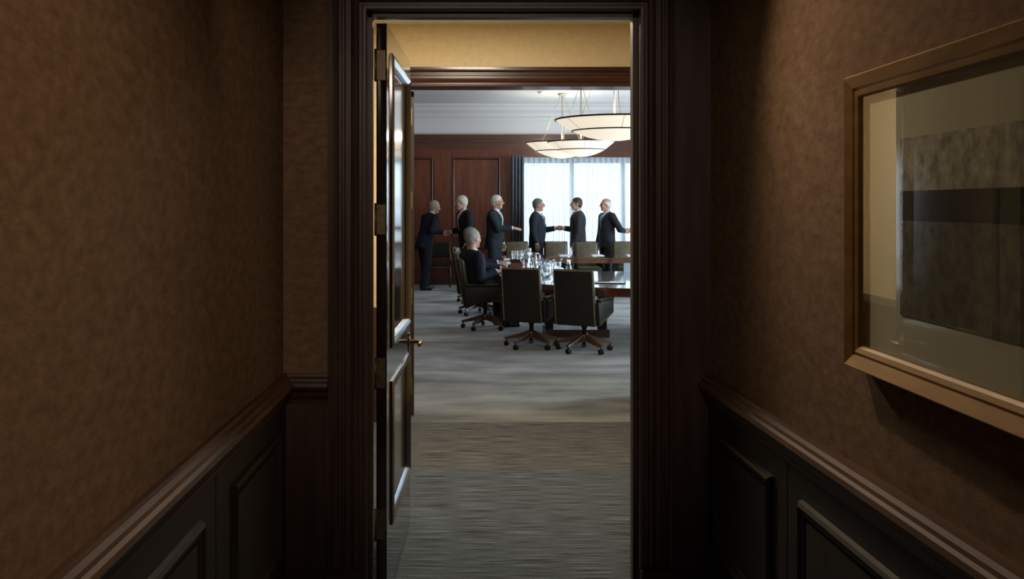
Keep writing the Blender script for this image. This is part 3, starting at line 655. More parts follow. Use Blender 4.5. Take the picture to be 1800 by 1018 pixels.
# ------------------------------------------------------------------ pendants
def pendant(x, y, zr, R_, dep, label):
    r = tag(empty('pendant_lamp', (x, y, zr)), label, 'pendant lamp', 'glass bowl pendants over the table')
    prof = [(1.0, 0.0), (0.93, -0.13), (0.86, -0.26), (0.79, -0.39), (0.715, -0.52), (0.60, -0.66), (0.46, -0.80), (0.30, -0.91), (0.14, -0.975), (0.01, -1.0)]
    outer = [(a * R_, b2 * dep) for a, b2 in prof]
    bowl = MB().lathe(outer + [(max(a - 0.012, 0.004), b2 + 0.012) for a, b2 in reversed(outer)], 64).build('glass_bowl', M_bowl, r, True)
    def hoop(rr, z, t, nm): MB().tube([(rr * math.cos(2 * PI * k / 64), rr * math.sin(2 * PI * k / 64), z) for k in range(64)], t, 8, True).build(nm, M_lamprim, r, True)
    hoop(R_ * 1.004, 0.004, 0.011, 'rim_ring'); hoop(R_ * 0.722, -0.52 * dep, 0.009, 'middle_ring')
    for k in range(6):
        t = 2 * PI * k / 6 - PI / 2
        MB().tube([((a * R_ + 0.001) * math.cos(t), (a * R_ + 0.001) * math.sin(t), b2 * dep) for a, b2 in prof[:5]], 0.0022, 4).build('seam', M_lamprim, bowl)
    MB().tube([(0, 0, -0.10 * dep), (0, 0, CEIL3 - zr)], 0.011, 8).build('rod', M_palebrass, r, True)
    MB().lathe([(0.002, CEIL3 - zr - 0.05), (0.07, CEIL3 - zr - 0.04), (0.09, CEIL3 - zr)], 20).build('ceiling_canopy', M_palebrass, r, True)
    for k in range(3):
        t = 2 * PI * k / 3 + 2.6
        MB().tube([(R_ * 0.64 * math.cos(t), R_ * 0.64 * math.sin(t), 0.0), (0.03 * math.cos(t), 0.03 * math.sin(t), CEIL3 - zr - 0.03)], 0.005, 6).build('stay_rod', M_palebrass, r, True)
    # spokes carrying the bowl
    for k in range(3):
        t = 2 * PI * k / 3 + 2.6
        MB().tube([(0, 0, -0.02), (R_ * 1.0 * math.cos(t), R_ * 1.0 * math.sin(t), 0.0)], 0.006, 6).build('spoke', M_palebrass, r, True)
    l = bpy.data.lights.new('pendant_bulb', 'POINT'); l.energy = 18; l.color = (1.0, 0.86, 0.66); l.shadow_soft_size = 0.12
    lo = bpy.data.objects.new('pendant_bulb', l); COL.objects.link(lo); lo.parent = r; lo.location = (0.0, 0.06, 0.10)
    return r
def pend_px(px, pyr, hw, Y, pyb, label):
    dep = (pyb - pyr) / F * Y
    return pendant(X(px, Y), Y, Z(pyr, Y), hw / F * Y, dep, label)
pend_px(1080, 211, 103, 11.9, 248, 'largest glowing bowl pendant, cut off by the door casing')
pend_px(988, 251.5, 63, 18.3, 278.5, 'glowing bowl pendant farthest back, partly hidden by another bowl')
pend_px(1021, 250, 58, 16.9, 276, 'smaller glowing bowl pendant overlapping the one behind it')

# ------------------------------------------------------------------ table things
def pitcher(x, y, h, r, hang_, label, kind=0):
    p = tag(empty('glass_pitcher', (x, y, TZ), hang_), label, 'pitcher', 'glass pitchers on the conference table')
    if kind == 0: prof = [(0.62, 0), (0.80, 0.03), (0.98, 0.20), (1.0, 0.36), (0.86, 0.56), (0.62, 0.74), (0.58, 0.84), (0.74, 1.0)]
    elif kind == 1: prof = [(0.55, 0), (0.7, 0.02), (1.05, 0.22), (1.1, 0.40), (0.9, 0.60), (0.6, 0.74), (0.62, 0.86), (0.8, 1.0)]
    else: prof = [(0.66, 0), (0.74, 0.03), (0.80, 0.3), (0.88, 0.6), (0.98, 0.85), (1.1, 1.0)]
    n = 18; T = 0.006; rings = []
    pts = [(a * r, b2 * h) for a, b2 in prof]; full = pts + [(max(a - T, 0.005), max(b2, 0.012) if i else 0.012) for i, (a, b2) in reversed(list(enumerate(pts)))]
    for a, z in full:
        ring = []
        for j in range(n):
            t = 2 * PI * j / n; k = 1.0
            if z > 0.9 * h: k += 0.35 * max(0, math.cos(t)) ** 6
            k *= 1 + (0.03 if j % 2 else -0.02) * (z < 0.7 * h)
            ring.append((a * k * math.cos(t), a * k * math.sin(t), z + (0.02 * max(0, math.cos(t)) ** 6 if z > 0.9 * h else 0)))
        rings.append(ring)
    MB().rings(rings).build('jug_body', M_crystal, p)
    MB().tube([(-r * 0.6, 0, h * 0.90), (-r * 1.1, 0, h * 0.96), (-r * 1.55, 0, h * 0.82), (-r * 1.5, 0, h * 0.55), (-r * 0.95, 0, h * 0.34)], 0.0085, 8).build('handle', M_crystal, p, True)
    return p
pitcher(1.030, 13.72, 0.310, 0.062, 0.2, 'tall crystal pitcher beside the drinking glasses, handle towards them', 0)
pitcher(1.100, 13.32, 0.285, 0.062, PI + 0.3, 'crystal pitcher just behind the tall one, handle turned away', 0)
pitcher(1.150, 12.97, 0.205, 0.058, 0.4, 'short crystal pitcher in the middle of the cluster', 1)
pitcher(1.205, 12.60, 0.210, 0.060, PI + 0.2, 'round bellied crystal pitcher standing between the two near chairs', 1)
pitcher(1.375, 12.85, 0.205, 0.054, 0.1, 'straight sided crystal jug with a spout, beside the carafe', 2)
cf = tag(empty('glass_carafe', (1.533, 12.92, TZ)), 'small crystal carafe with a glass over its neck', 'carafe')
pts = [(0.040, 0), (0.046, 0.01), (0.048, 0.06), (0.040, 0.11), (0.026, 0.14), (0.022, 0.17)]
MB().lathe(pts + [(a - 0.005, max(b2, 0.01)) for a, b2 in reversed(pts)], 16).build('carafe_body', M_crystal, cf)
MB().lathe([(0.030, 0.135), (0.026, 0.205), (0.002, 0.206), (0.002, 0.200), (0.022, 0.199), (0.027, 0.135)], 16).build('upturned_glass', M_crystal, cf)
bxt = tag(empty('wooden_box', (0.957, 14.25, TZ)), 'red lacquered wooden box with black lid under the drinking glasses', 'box')
link('box_body', rbox('box_body', 0, 0, 0.045, 0.23, 0.26, 0.09, 0.006), M_redbox, bxt)
link('lid', rbox('lid', 0, 0, 0.115, 0.25, 0.28, 0.048, 0.01), M_leather, bxt)
for i, (gx, gy) in enumerate(((0.881, 14.2), (0.956, 14.23), (1.02, 14.30))):
    pts = [(0.026, 0), (0.028, 0.004), (0.034, 0.12)]
    g = MB().lathe(pts + [(0.031, 0.12), (0.025, 0.012), (0.003, 0.012)], 14, (0, 0, 0)).build('drinking_glass', M_crystal); g.location = (gx, gy, TZ + 0.1392)
    tag(g, ('drinking glass at the end of the red box, nearest the seated men', 'drinking glass in the middle of the red box', 'drinking glass on the red box beside the tall pitcher')[i], 'glass', 'drinking glasses on the box')
cst = MB().lathe([(0.002, 0.0), (0.075, 0.0), (0.075, 0.004), (0.002, 0.004)], 20).build('coaster', M_blackmetal); cst.location = (1.33, 12.20, TZ)
tag(cst, 'round dark coaster on the white lit tabletop', 'coaster')
fo = tag(empty('folder', (1.86, 11.55, TZ), rad(-12)), 'thin dark folder with white sheet lying on the near tabletop', 'folder')
MB().box(-0.19, 0.19, -0.13, 0.13, 0, 0.008).build('cover', M_leather, fo); MB().box(-0.18, 0.17, -0.12, 0.12, 0.008, 0.012).build('sheet', M_paperw, fo)
MB().tube([(-0.14, 0.0, 0.017), (0.0, 0.02, 0.017)], 0.005, 8).build('pen', M_blackmetal, fo, True)
lb = tag(empty('document_holder', (X(1106, 13.45), 13.45, TZ), 0), 'pale blue upright document holder at the back of the near tabletop', 'holder')
MB().box(-0.075, 0.14, -0.03, 0.03, 0, 0.006).build('base', M_lbox, lb); MB().box(-0.075, 0.14, 0.0, 0.008, 0.006, 0.125).build('back_plate', M_lbox, lb)
for i, (x, y, rz, lb_) in enumerate(((0.93, 15.55, 0.05, 'white notepad on the table edge before the second seated man'), (0.97, 16.6, -0.03, 'white notepad on the table by the third swivel chair'), (1.30, 17.9, 0.02, 'white notepad before the first olive chair'),
                                    (2.05, 17.9, 0.0, 'white notepad before the second olive chair'), (2.65, 17.92, 0.03, 'white notepad before the third olive chair'), (3.3, 17.9, -0.02, 'white notepad before the olive chair at the casing'))):
    q = MB().box(-0.11, 0.11, -0.15, 0.15, 0, 0.012).build('notepad', M_paperw); q.location = (x, y, TZ); q.rotation_euler = (0, 0, rz)
    tag(q, lb_, 'notepad', 'notepads on the conference table')

# ------------------------------------------------------------------ people
def surfnet(fn, lo, hi, h):
    lo = np.array(lo, np.float32); hi = np.array(hi, np.float32)
    n = np.maximum(np.ceil((hi - lo) / h).astype(int) + 1, 3)
    ax = [lo[i] + h * np.arange(n[i], dtype=np.float32) for i in range(3)]
    Xg, Yg, Zg = np.meshgrid(*ax, indexing='ij')
    v = fn(Xg, Yg, Zg).astype(np.float32)
    v[0], v[-1] = np.maximum(v[0], 1e-3), np.maximum(v[-1], 1e-3)
    v[:, 0], v[:, -1] = np.maximum(v[:, 0], 1e-3), np.maximum(v[:, -1], 1e-3)
    v[:, :, 0], v[:, :, -1] = np.maximum(v[:, :, 0], 1e-3), np.maximum(v[:, :, -1], 1e-3)
    ins = v < 0
    c = [ins[i:n[0] - 1 + i, j:n[1] - 1 + j, k:n[2] - 1 + k] for i in (0, 1) for j in (0, 1) for k in (0, 1)]
    cnt = sum(a.astype(np.int8) for a in c); mask = (cnt > 0) & (cnt < 8)
    I, J, K = np.nonzero(mask); nv = len(I)
    idx = -np.ones(mask.shape, np.int64); idx[I, J, K] = np.arange(nv)
    acc = np.zeros((nv, 3)); num = np.zeros(nv)
    cor = [(i, j, k) for i in (0, 1) for j in (0, 1) for k in (0, 1)]
    for a in cor:
        for d in range(3):
            if a[d]: continue
            b2 = list(a); b2[d] = 1
            va = v[I + a[0], J + a[1], K + a[2]]; vb = v[I + b2[0], J + b2[1], K + b2[2]]
            cr2 = (va < 0) != (vb < 0)
            t = np.where(cr2, va / np.where(va - vb == 0, 1, va - vb), 0)
            p = np.tile(np.array(a, float), (nv, 1)); p[:, d] += t
            acc += p * cr2[:, None]; num += cr2
    pos = (acc / num[:, None] + np.stack([I, J, K], 1)) * h + lo
    faces = []
    for d in range(3):
        e1, e2 = [(1, 2), (2, 0), (0, 1)][d]
        s0 = [slice(1, n[0] - 1)] * 3; s0 = [slice(1, n[q] - 1) for q in range(3)]; s0[d] = slice(0, n[d] - 1)
        s1 = list(s0); s1[d] = slice(1, n[d])
        A, B = ins[tuple(s0)], ins[tuple(s1)]
        off = np.array([s.start for s in s0])
        g = np.stack(np.nonzero(A != B), 1)
        if not len(g): continue
        fl_ = A[tuple(g.T)]; g = g + off
        def cell(o1, o2):
            q = g.copy(); q[:, e1] += o1; q[:, e2] += o2
            return idx[q[:, 0], q[:, 1], q[:, 2]]
        quad = np.stack([cell(-1, -1), cell(0, -1), cell(0, 0), cell(-1, 0)], 1)
        quad = np.where(fl_[:, None], quad, quad[:, ::-1])
        faces.append(quad)
    return pos, np.concatenate(faces)
def rc(x, y, z, a, b2, ra, rb, sc3=(1, 1, 1), div=1.0):
    ax_, ay, az = [a[i] * sc3[i] for i in range(3)]; bx_, by, bz = [b2[i] * sc3[i] for i in range(3)]
    px, py, pz = x * sc3[0] - ax_, y * sc3[1] - ay, z * sc3[2] - az
    dx, dy, dz = bx_ - ax_, by - ay, bz - az; l2 = dx * dx + dy * dy + dz * dz + 1e-12
    t = np.clip((px * dx + py * dy + pz * dz) / l2, 0, 1)
    return (np.sqrt((px - t * dx) ** 2 + (py - t * dy) ** 2 + (pz - t * dz) ** 2) - (ra + (rb - ra) * t)) / div
def ell(x, y, z, c, r):
    k = np.sqrt(((x - c[0]) / r[0]) ** 2 + ((y - c[1]) / r[1]) ** 2 + ((z - c[2]) / r[2]) ** 2)
    return (k - 1) * min(r)
def smin(a, b2, k):
    h = np.clip(0.5 + 0.5 * (b2 - a) / k, 0, 1)
    return b2 * (1 - h) + a * h - k * h * (1 - h)
def V3(*a): return np.array(a, float)
def rotY(p, a, piv):
    q = p - piv; c, s = math.cos(a), math.sin(a)
    return piv + V3(q[0] * c + q[2] * s, q[1], -q[0] * s + q[2] * c)
def to_mesh(name, parts):
    vs, fs, n = [], [], 0
    for p, f in parts: vs.append(p); fs.append(f + n); n += len(p)
    v = np.concatenate(vs); f = np.concatenate(fs)
    me = bpy.data.meshes.new(name); me.from_pydata(v.tolist(), [], f.tolist()); me.update()
    me.polygons.foreach_set('use_smooth', [True] * len(me.polygons))
    return me

def person(label, loc, heading, height=1.78, lean=0.0, head_yaw=0.0, head_pitch=0.0, suit_m=S_char, hair_m=H_silver, bald=False,
           left=None, right=None, left_mode='hang', right_mode='hang', seated=False, glasses=False, tie_m=T_blue, belly=0.0, step=0.0, feet=True, group='men in dark suits', hunch=0.0):
    s = height / 1.80
    root = tag(empty('person', loc, heading), label, 'person', group)
    cH, sH = math.cos(heading), math.sin(heading)
    def local(p):
        d = V3(*p) - V3(*loc); return V3(d[0] * cH + d[1] * sH, -d[0] * sH + d[1] * cH, d[2])
    dz = -0.45 * s if seated else 0.0
    pel = V3(0, 0, 0.96 * s + dz)
    up = lambda p: rotY(V3(*p) * s + V3(0, 0, dz), lean, pel)
    neck = up((0.0 + hunch * 0.5, 0, 1.485)); headc = up((0.035 + hunch, 0, 1.660))
    sh = {1: up((-0.005 + hunch * 0.4, 0.200, 1.425)), -1: up((-0.005 + hunch * 0.4, -0.200, 1.425))}
    # ---- arms
    arms = {}
    for sd, tgt, mode in ((1, left, left_mode), (-1, right, right_mode)):
        S = sh[sd]
        if tgt is None:
            Wp = S + V3(0.07 + 0.10 * math.sin(lean) , sd * 0.055, -0.545) * s; a = V3(0.10, 0, -1); u = V3(1, 0, 0.1)
        else:
            Mh = local(tgt); g = S + V3(0, 0, -0.17 * s)
            a = Mh - g
            if mode == 'table': a = V3(a[0], a[1], -0.03)
            a /= np.linalg.norm(a)
            if mode == 'shake': a[2] *= 0.6; a /= np.linalg.norm(a)
            Wp = Mh - a * 0.085; u = V3(0, 0, 1) if mode == 'shake' else V3(0, -sd, 0.45)
        L1, L2 = 0.295 * s, 0.262 * s; D = Wp - S; dd = np.linalg.norm(D)
        if dd > 0.985 * (L1 + L2): D = D / dd * 0.985 * (L1 + L2); dd = 0.985 * (L1 + L2); Wp = S + D
        dn = D / dd; A = (L1 ** 2 - L2 ** 2 + dd ** 2) / (2 * dd); hh = math.sqrt(max(L1 ** 2 - A ** 2, 0))
        pole = V3(-0.5, sd * 0.35, -1.0 if tgt is not None else -0.1); pole -= dn * pole.dot(dn); pole /= np.linalg.norm(pole)
        E = S + dn * A + pole * hh
        a = a / np.linalg.norm(a); u = u - a * u.dot(a); u /= np.linalg.norm(u)
        nn = np.cross(u, a) if sd < 0 else np.cross(a, u)
        arms[sd] = (S, E, Wp, a, u, nn, mode if tgt is not None else 'hang')
    # ---- legs
    legs = {}
    for sd in (1, -1):
        if seated: hp, kn, an = V3(0.02, sd * 0.10, 0.53) * s, V3(0.44, sd * 0.13, 0.53) * s, V3(0.40, sd * 0.13, 0.09) * s
        else: hp, kn, an = V3(0, sd * 0.095, 0.93) * s, V3(0.02 + sd * step * 0.5, sd * 0.10, 0.50) * s, V3(-0.02 + sd * step, sd * 0.105, 0.085) * s
        legs[sd] = (hp, kn, an)
    cl, sl = math.cos(lean), math.sin(lean)
    def unlean(x, y, z):      # into the upright torso frame, unit height 1.80
        qx, qz = x - pel[0], z - pel[2]
        ux, uz = qx * cl - qz * sl, qx * sl + qz * cl
        return (ux + pel[0]) / s, y / s, (uz + pel[2] - dz) / s
    hk = hunch * 0.4
    def torso(X_, Y_, Z_):
        d = rc(X_, Y_, Z_, (0, 0, 1.03), (hk * 0.6, 0, 1.33), 0.166, 0.192, (1.20, 1, 1), 1.12)
        d = smin(d, rc(X_, Y_, Z_, (hk - 0.012, 0.172, 1.425), (hk - 0.012, -0.172, 1.425), 0.070, 0.070), 0.07)
        d = smin(d, rc(X_, Y_, Z_, (hk - 0.012, 0, 1.43), (hk * 1.2 - 0.012, 0, 1.475), 0.098, 0.066), 0.05)
        if belly: d = smin(d, ell(X_, Y_, Z_, (0.045, 0, 1.10), (0.10 + belly, 0.15, 0.17)), 0.05)
        return d
    def skirt(X_, Y_, Z_):
        return rc(X_, Y_, Z_, (-0.005, 0, 0.78), (0, 0, 1.04), 0.196, 0.168, (1.14, 1, 1), 1.1)
    def arm_sdf(x, y, z, sd, r0, r1, r2, ext):
        S, E, Wp, a = arms[sd][:4]; fd = (Wp - E) / np.linalg.norm(Wp - E); e = Wp + fd * ext
        d = smin(rc(x, y, z, S, E, r0 * s, r1 * s), rc(x, y, z, E, e, r1 * s, r2 * s), 0.015)
        pl = (x - e[0]) * fd[0] + (y - e[1]) * fd[1] + (z - e[2]) * fd[2]
        near = np.abs(pl) < 0.09
        cut = np.where((rc(x, y, z, E, e, r1 * s, r2 * s) < 0.05) & near, pl, -1)
        return np.maximum(d, cut)
    vz = 1.12
    def jacket(x, y, z):
        X_, Y_, Z_ = unlean(x, y, z)
        d = smin(torso(X_, Y_, Z_), skirt(X_, Y_, Z_), 0.05)
        if not seated: d = np.maximum(d, (0.80 - Z_))
        else: d = np.maximum(d, (0.90 - Z_))
        wv = (Z_ - vz) * 0.21; inV = np.abs(Y_) - wv
        lap = (inV > 0) & (inV < 0.042) & (X_ > 0.02) & (Z_ > vz - 0.02) & (Z_ < 1.45)
        d = d - 0.007 * lap
        d = np.maximum(d, -np.maximum(np.maximum(inV, 0.03 - X_), vz - Z_))           # V opening
        d = np.maximum(d, -rc(X_, Y_, Z_, (hk * 1.1 + 0.012, 0, 1.455), (hk * 1.4 + 0.04, 0, 1.62), 0.066, 0.085))  # neck hole
        slit = np.maximum(np.abs(Y_) - 0.003, np.maximum(X_ + 0.03, Z_ - 0.98)); d = np.maximum(d, -slit)   # back vent
        for sd in (1, -1):
            d = smin(d, arm_sdf(x, y, z, sd, 0.074, 0.063, 0.052, -0.012), 0.035)
        d = d + 0.0022 * np.sin(34 * z + 9 * np.sin(13 * x + 5 * y)) * np.sin(21 * x + 17 * y + 3 * z)
        return d
    def shirt(x, y, z):
        X_, Y_, Z_ = unlean(x, y, z)
        d = torso(X_, Y_, Z_) + 0.011
        d = np.maximum(d, np.maximum(1.05 - Z_, Z_ - 1.47))
        cx_ = hk * 1.2
        col = np.maximum(rc(X_, Y_, Z_, (cx_ + 0.006, 0, 1.43), (cx_ + 0.018, 0, 1.56), 0.072, 0.068), Z_ - 1.543 + (X_ - cx_) * 0.34)
        d = smin(d, col, 0.01)
        for sd in (1, -1):
            S, E, Wp, a = arms[sd][:4]; fd = (Wp - E) / np.linalg.norm(Wp - E); e0 = Wp - fd * 0.05; e1 = Wp + fd * 0.010
            cu = rc(x, y, z, e0, e1, 0.040 * s, 0.037 * s)
            cu = np.maximum(cu, (x - e1[0]) * fd[0] + (y - e1[1]) * fd[1] + (z - e1[2]) * fd[2])
            d = np.minimum(d, cu)
        return d
    def tie(x, y, z):
        X_, Y_, Z_ = unlean(x, y, z)
        d = torso(X_, Y_, Z_) + 0.003
        w_ = np.interp(Z_, [1.1, 1.40, 1.43, 1.47], [0.042, 0.026, 0.018, 0.022])
        d = np.maximum(d, np.maximum(np.abs(Y_) - w_, np.maximum(0.03 - X_, np.maximum(1.08 - Z_, Z_ - 1.475))))
        kn = ell(X_, Y_, Z_, (hk * 1.2 + 0.078, 0, 1.475), (0.022, 0.022, 0.024))
        return np.minimum(d, kn)
    def trousers(x, y, z):
        d = ell(x, y, z, (pel[0] - 0.005, 0, pel[2] - 0.015), (0.125 * s, 0.172 * s, 0.13 * s))
        for sd in (1, -1):
            hp, kn, an = legs[sd]
            g = smin(rc(x, y, z, hp, kn, 0.108 * s, 0.084 * s), rc(x, y, z, kn, an, 0.082 * s, 0.068 * s), 0.03)
            d = smin(d, g, 0.03)
        d = np.maximum(d, 0.045 * s - z)
        return d + 0.002 * np.sin(30 * z + 12 * x) * np.sin(40 * y + 9 * x)
    pts = [neck, headc, pel] + [p for sd in (1, -1) for p in arms[sd][:3]]
    lo = np.min(pts, 0) - 0.22; hi = np.max(pts, 0) + 0.22
    lo[2] = (0.80 * s if not seated else pel[2] - 0.10) - 0.06; hi[2] = neck[2] + 0.08
    hh = 0.012
    link('jacket', to_mesh('jacket', [surfnet(jacket, lo, hi, hh)]), suit_m, root)
    lo2, hi2 = lo.copy(), hi.copy()
    link('shirt', to_mesh('shirt', [surfnet(shirt, lo2, hi2, 0.010)]), M_shirt, root)
    tl = up((-0.02, -0.08, 1.03)); th = up((0.30, 0.08, 1.53))
    link('tie', to_mesh('tie', [surfnet(tie, np.minimum(tl, th) - 0.1, np.maximum(tl, th) + 0.1, 0.008)]), tie_m, root)
    lp = [p for sd in (1, -1) for p in legs[sd]] + [pel]
    link('trousers', to_mesh('trousers', [surfnet(trousers, np.min(lp, 0) - V3(0.18, 0.2, 0.08), np.max(lp, 0) + V3(0.18, 0.2, 0.15), 0.014)]), suit_m, root)
    if feet:
        for sd in (1, -1):
            an = legs[sd][2]
            def shoe(x, y, z):
                d = rc(x, y, z, an + V3(-0.035, 0, -0.035), an + V3(0.16, sd * 0.012, -0.048), 0.043 * s, 0.037 * s)
                d = smin(d, rc(x, y, z, an + V3(-0.01, 0, -0.02), an + V3(0, 0, 0.03), 0.045 * s, 0.042 * s), 0.03)
                return np.maximum(d, 0.002 - z)
            link('shoe', to_mesh('shoe', [surfnet(shoe, an + V3(-0.12, -0.09, -0.11), an + V3(0.26, 0.09, 0.10), 0.009)]), M_shoe, root)
    # ---- head frame
    pit = lean * 0.55 + head_pitch
    cy_, sy_ = math.cos(head_yaw), math.sin(head_yaw); cp, sp = math.cos(pit), math.sin(pit)
    k = 1.06 * s
    def hf(x, y, z):
        x, y, z = (x - headc[0]) / k, (y - headc[1]) / k, (z - headc[2]) / k
        x, y = x * cy_ + y * sy_, -x * sy_ + y * cy_
        return x * cp - z * sp, y, x * sp + z * cp
    def hpt(p):               # head frame -> person frame
        x, y, z = p; x, z = x * cp + z * sp, -x * sp + z * cp
        x, y = x * cy_ - y * sy_, x * sy_ + y * cy_
        return headc + V3(x, y, z) * k
    nk0 = neck - V3(0.01, 0, 0.05)
    def skull(x, y, z):
        d = ell(x, y, z, (-0.014, 0, 0.034), (0.098, 0.076, 0.089))
        return smin(d, ell(x, y, z, (0.022, 0, -0.038), (0.070, 0.060, 0.080)), 0.03)
    def head(x, y, z):
        a, b2, c = hf(x, y, z)
        d = skull(a, b2, c)
        d = smin(d, rc(a, b2, c, (0.060, 0.012, -0.094), (0.060, -0.012, -0.094), 0.022, 0.022), 0.025)
        d = smin(d, rc(a, b2, c, (0.082, 0.026, 0.030), (0.082, -0.026, 0.030), 0.011, 0.011), 0.015)
        for sd in (1, -1):
            d = np.maximum(d, -np.where(a > 0, ell(a, b2, c, (0.098, sd * 0.032, 0.010), (0.016, 0.017, 0.012)), 1))
            d = smin(d, ell(a, b2, c, (0.060, sd * 0.042, -0.022), (0.024, 0.020, 0.024)), 0.02)
            d = smin(d, ell(a, b2, c, (-0.010, sd * 0.078, -0.006), (0.020, 0.009, 0.033)), 0.006)
        d = smin(d, rc(a, b2, c, (0.086, 0, 0.022), (0.110, 0, -0.020), 0.009, 0.013), 0.010)
        d = smin(d, rc(a, b2, c, (0.098, 0.008, -0.026), (0.098, -0.008, -0.026), 0.011, 0.011), 0.006)
        d = smin(d, rc(a, b2, c, (0.080, 0.018, -0.052), (0.080, -0.018, -0.052), 0.0085, 0.0085), 0.006)
        d = smin(d, rc(a, b2, c, (0.078, 0.016, -0.068), (0.078, -0.016, -0.068), 0.0085, 0.0085), 0.006)
        return smin(d * k, rc(x, y, z, hpt((-0.028, 0, -0.055)), nk0, 0.058 * s, 0.064 * s), 0.02)
    def hair(x, y, z):
        a, b2, c = hf(x, y, z)
        d = ell(a, b2, c, (-0.018, 0, 0.034), (0.103, 0.083, 0.096))
        d = smin(d, ell(a, b2, c, (-0.045, 0, -0.02), (0.064, 0.070, 0.07)), 0.03)
        line = np.interp(a, [-0.13, -0.06, -0.035, -0.012, 0.012, 0.03, 0.055, 0.075, 0.10], [-0.085, -0.080, -0.055, 0.022, -0.012, 0.035, 0.050, 0.078, 0.2])
        d = np.maximum(d, line - c)
        if bald: d = np.maximum(d, np.where(a > -0.075, c - 0.055 + 0.1 * np.maximum(a, 0), c - 0.10))
        return d * k + 0.0016 * np.sin(160 * b2 + 40 * c) * np.sin(90 * c + 60 * a)
    def core(x, y, z):
        X_, Y_, Z_ = unlean(x, y, z)
        d = rc(X_, Y_, Z_, (0, 0, 1.0), (hk * 0.6, 0, 1.36), 0.11, 0.12, (1.4, 1, 1), 1.25) * s
        d = smin(d, rc(x, y, z, nk0, up((hk * 0.6, 0, 1.36)), 0.05, 0.06), 0.03)
        for sd in (1, -1):
            S, E, Wp = arms[sd][:3]
            d = smin(d, rc(x, y, z, S, up((hk * 0.6, 0, 1.40)), 0.04, 0.05), 0.02)
            d = smin(d, np.minimum(rc(x, y, z, S, E, 0.036, 0.031), rc(x, y, z, E, Wp, 0.031, 0.025)), 0.015)
            hp, kn, an = legs[sd]
            d = smin(d, rc(x, y, z, pel, hp, 0.07, 0.06), 0.03)
            d = smin(d, np.minimum(rc(x, y, z, hp, kn, 0.060, 0.045), rc(x, y, z, kn, an, 0.045, 0.033)), 0.02)
        return d
    hr = 0.185 * s
    parts = [surfnet(head, np.minimum(headc - hr, nk0 - 0.07), headc + hr, 0.0065)]
    allp = pts + lp; parts.append(surfnet(core, np.min(allp, 0) - 0.1, np.max(allp, 0) + 0.05, 0.02))
    for sd in (1, -1):
        S, E, Wp, a, u, nn, mode = arms[sd]
        c1_, c2_ = {'shake': (0.35, 1.0), 'hang': (0.30, 0.75), 'table': (0.30, 0.7), 'offer': (0.08, 0.18), 'grip': (0.8, 1.4)}[mode]
        def hand(x, y, z):
            d = None
            for q, (ou, ln) in enumerate(((0.030, 0.072), (0.010, 0.080), (-0.010, 0.074), (-0.029, 0.058))):
                w0 = Wp + u * ou * 0.55; kx = Wp + a * 0.088 * s + u * ou
                pc = rc(x, y, z, w0, kx, 0.017 * s, 0.0125 * s)
                sp_ = 0.03 * (1.5 - q) if mode == 'offer' else 0.0
                f1 = kx + (a * math.cos(c1_) + nn * math.sin(c1_) + u * sp_) * ln * 0.55 * s
                f2 = f1 + (a * math.cos(c1_ + c2_) + nn * math.sin(c1_ + c2_) + u * sp_) * ln * 0.52 * s
                fg = np.minimum(rc(x, y, z, kx, f1, 0.0105 * s, 0.0092 * s), rc(x, y, z, f1, f2, 0.0092 * s, 0.0078 * s))
                pc = smin(pc, fg, 0.004)
                d = pc if d is None else smin(d, pc, 0.005)
            t0 = Wp + a * 0.022 + u * 0.022; t1 = Wp + a * 0.058 * s + u * 0.052 + nn * 0.012; t2 = Wp + a * 0.090 * s + u * 0.056 + nn * 0.022
            th = np.minimum(rc(x, y, z, t0, t1, 0.015 * s, 0.011 * s), rc(x, y, z, t1, t2, 0.011 * s, 0.0088 * s))
            d = smin(d, th, 0.010)
            return smin(d, rc(x, y, z, Wp - a * 0.045, Wp, 0.027 * s, 0.027 * s), 0.012)
        hp_ = Wp + a * 0.08
        parts.append(surfnet(hand, hp_ - 0.14, hp_ + 0.14, 0.0055))
    link('body', to_mesh('body', parts), M_skin, root)
    link('hair', to_mesh('hair', [surfnet(hair, headc - hr, headc + hr, 0.0065)]), hair_m, root)
    eyes = MB()
    for sd in (1, -1):
        e_ = hpt((0.079, sd * 0.032, 0.010)); n_ = 8
        em = MB().rings([[e_ + V3(0.010 * math.sin(t) * math.cos(2 * PI * j / n_), 0.010 * math.sin(t) * math.sin(2 * PI * j / n_), 0.010 * math.cos(t)) for j in range(n_)] for t in (0.05, 0.7, 1.4, 2.1, 3.09)]).build('eye', M_shoe, root, True)
    if glasses:
        gb = MB()
        for sd in (1, -1):
            gb.tube([hpt((0.105, sd * 0.033 + 0.024 * math.cos(2 * PI * j / 14), 0.008 + 0.018 * math.sin(2 * PI * j / 14))) for j in range(14)], 0.0022, 6, True)
            gb.tube([hpt((0.104, sd * 0.056, 0.012)), hpt((0.06, sd * 0.076, 0.012)), hpt((-0.012, sd * 0.086, 0.010))], 0.002, 6)
        gb.tube([hpt((0.108, 0.010, 0.012)), hpt((0.108, -0.010, 0.012))], 0.002, 6)
        gb.build('glasses', M_steel, root, True)
    return root

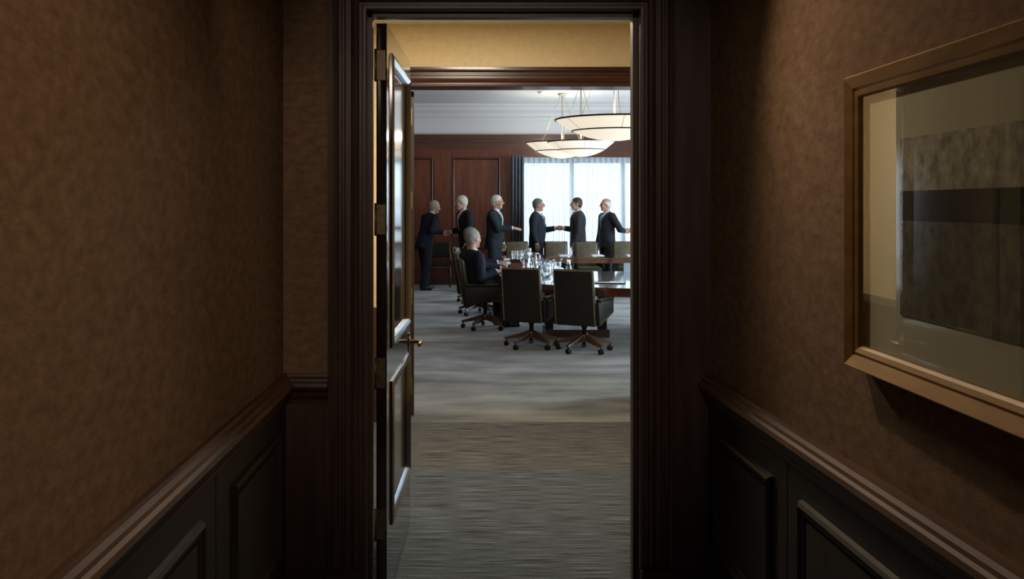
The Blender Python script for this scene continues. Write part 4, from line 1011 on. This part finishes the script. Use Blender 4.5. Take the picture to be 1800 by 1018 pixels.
# two men shaking hands by the panelling
SH1 = (X(786, 18.9), 18.85, 1.11)
person('man bending forward in dark navy suit, shaking hands before the panelling', (X(747, 18.95), 18.95, 0), rad(34), 1.80, lean=rad(16), head_yaw=rad(-12), suit_m=S_navy, hair_m=H_sandy, bald=False,
       right=SH1, right_mode='shake', glasses=True, step=0.09)
person('silver haired man in black suit, turned to the bending man', (X(822, 18.6), 18.60, 0), rad(203), 1.87, lean=rad(8), head_yaw=rad(-12), suit_m=S_black, hair_m=H_silver,
       right=SH1, right_mode='shake', tie_m=T_light)
# man reaching out alone
person('tall white haired man with glasses holding out an open hand by the drape', (X(869, 18.7), 18.70, 0), rad(-22), 1.87, lean=rad(2), head_yaw=rad(14), suit_m=S_slate, hair_m=H_white,
       right=(X(908, 18.55), 18.50, Z(402, 18.55)), right_mode='offer', glasses=True, tie_m=T_light, belly=0.02)
# two men at the window
SH2 = (X(984, 19.58), 19.58, Z(402, 19.58))
person('grey haired man with glasses shaking hands in front of the sheer curtain', (X(944, 19.55), 19.55, 0), rad(-20), 1.81, suit_m=S_slate, hair_m=H_grey, left=SH2, left_mode='shake', glasses=True, belly=0.03, head_yaw=rad(14))
person('dark haired man in grey suit shaking hands in front of the sheer curtain', (X(1016, 19.55), 19.55, 0), rad(172), 1.83, suit_m=S_grey, hair_m=H_dark, right=SH2, right_mode='shake', head_yaw=rad(8))
SH3 = (X(1101, 19.6), 19.60, Z(407, 19.6))
person('balding man in charcoal suit reaching a hand back towards the door casing', (X(1067, 19.55), 19.55, 0), rad(202), 1.81, suit_m=S_char, hair_m=H_white, bald=True, left=SH3, left_mode='shake', head_yaw=rad(-16), tie_m=T_blue)
person('man hidden by the door casing, only his shaking hand in view', (X(1146, 19.6), 19.62, 0), rad(180), 1.80, suit_m=S_char, hair_m=H_grey, right=SH3, right_mode='shake')
# seated men
person('seated grey haired man seen from behind in a navy suit', (0.30, 13.0, 0.0), rad(26), 1.80, lean=rad(-9), head_yaw=rad(14), head_pitch=rad(6), suit_m=S_navy, hair_m=H_steel, seated=True,
       left=(0.74, 13.38, 0.775), right=(0.64, 12.86, 0.775), left_mode='table', right_mode='table', glasses=True, hunch=0.03)
person('second seated man in navy suit, mostly hidden behind the grey haired man', (0.30, 14.72, 0.0), rad(12), 1.78, lean=rad(-8), suit_m=S_navy, hair_m=H_grey, seated=True,
       left=(0.76, 14.9, 0.775), right=(0.74, 14.45, 0.775), left_mode='table', right_mode='table', hunch=0.03)
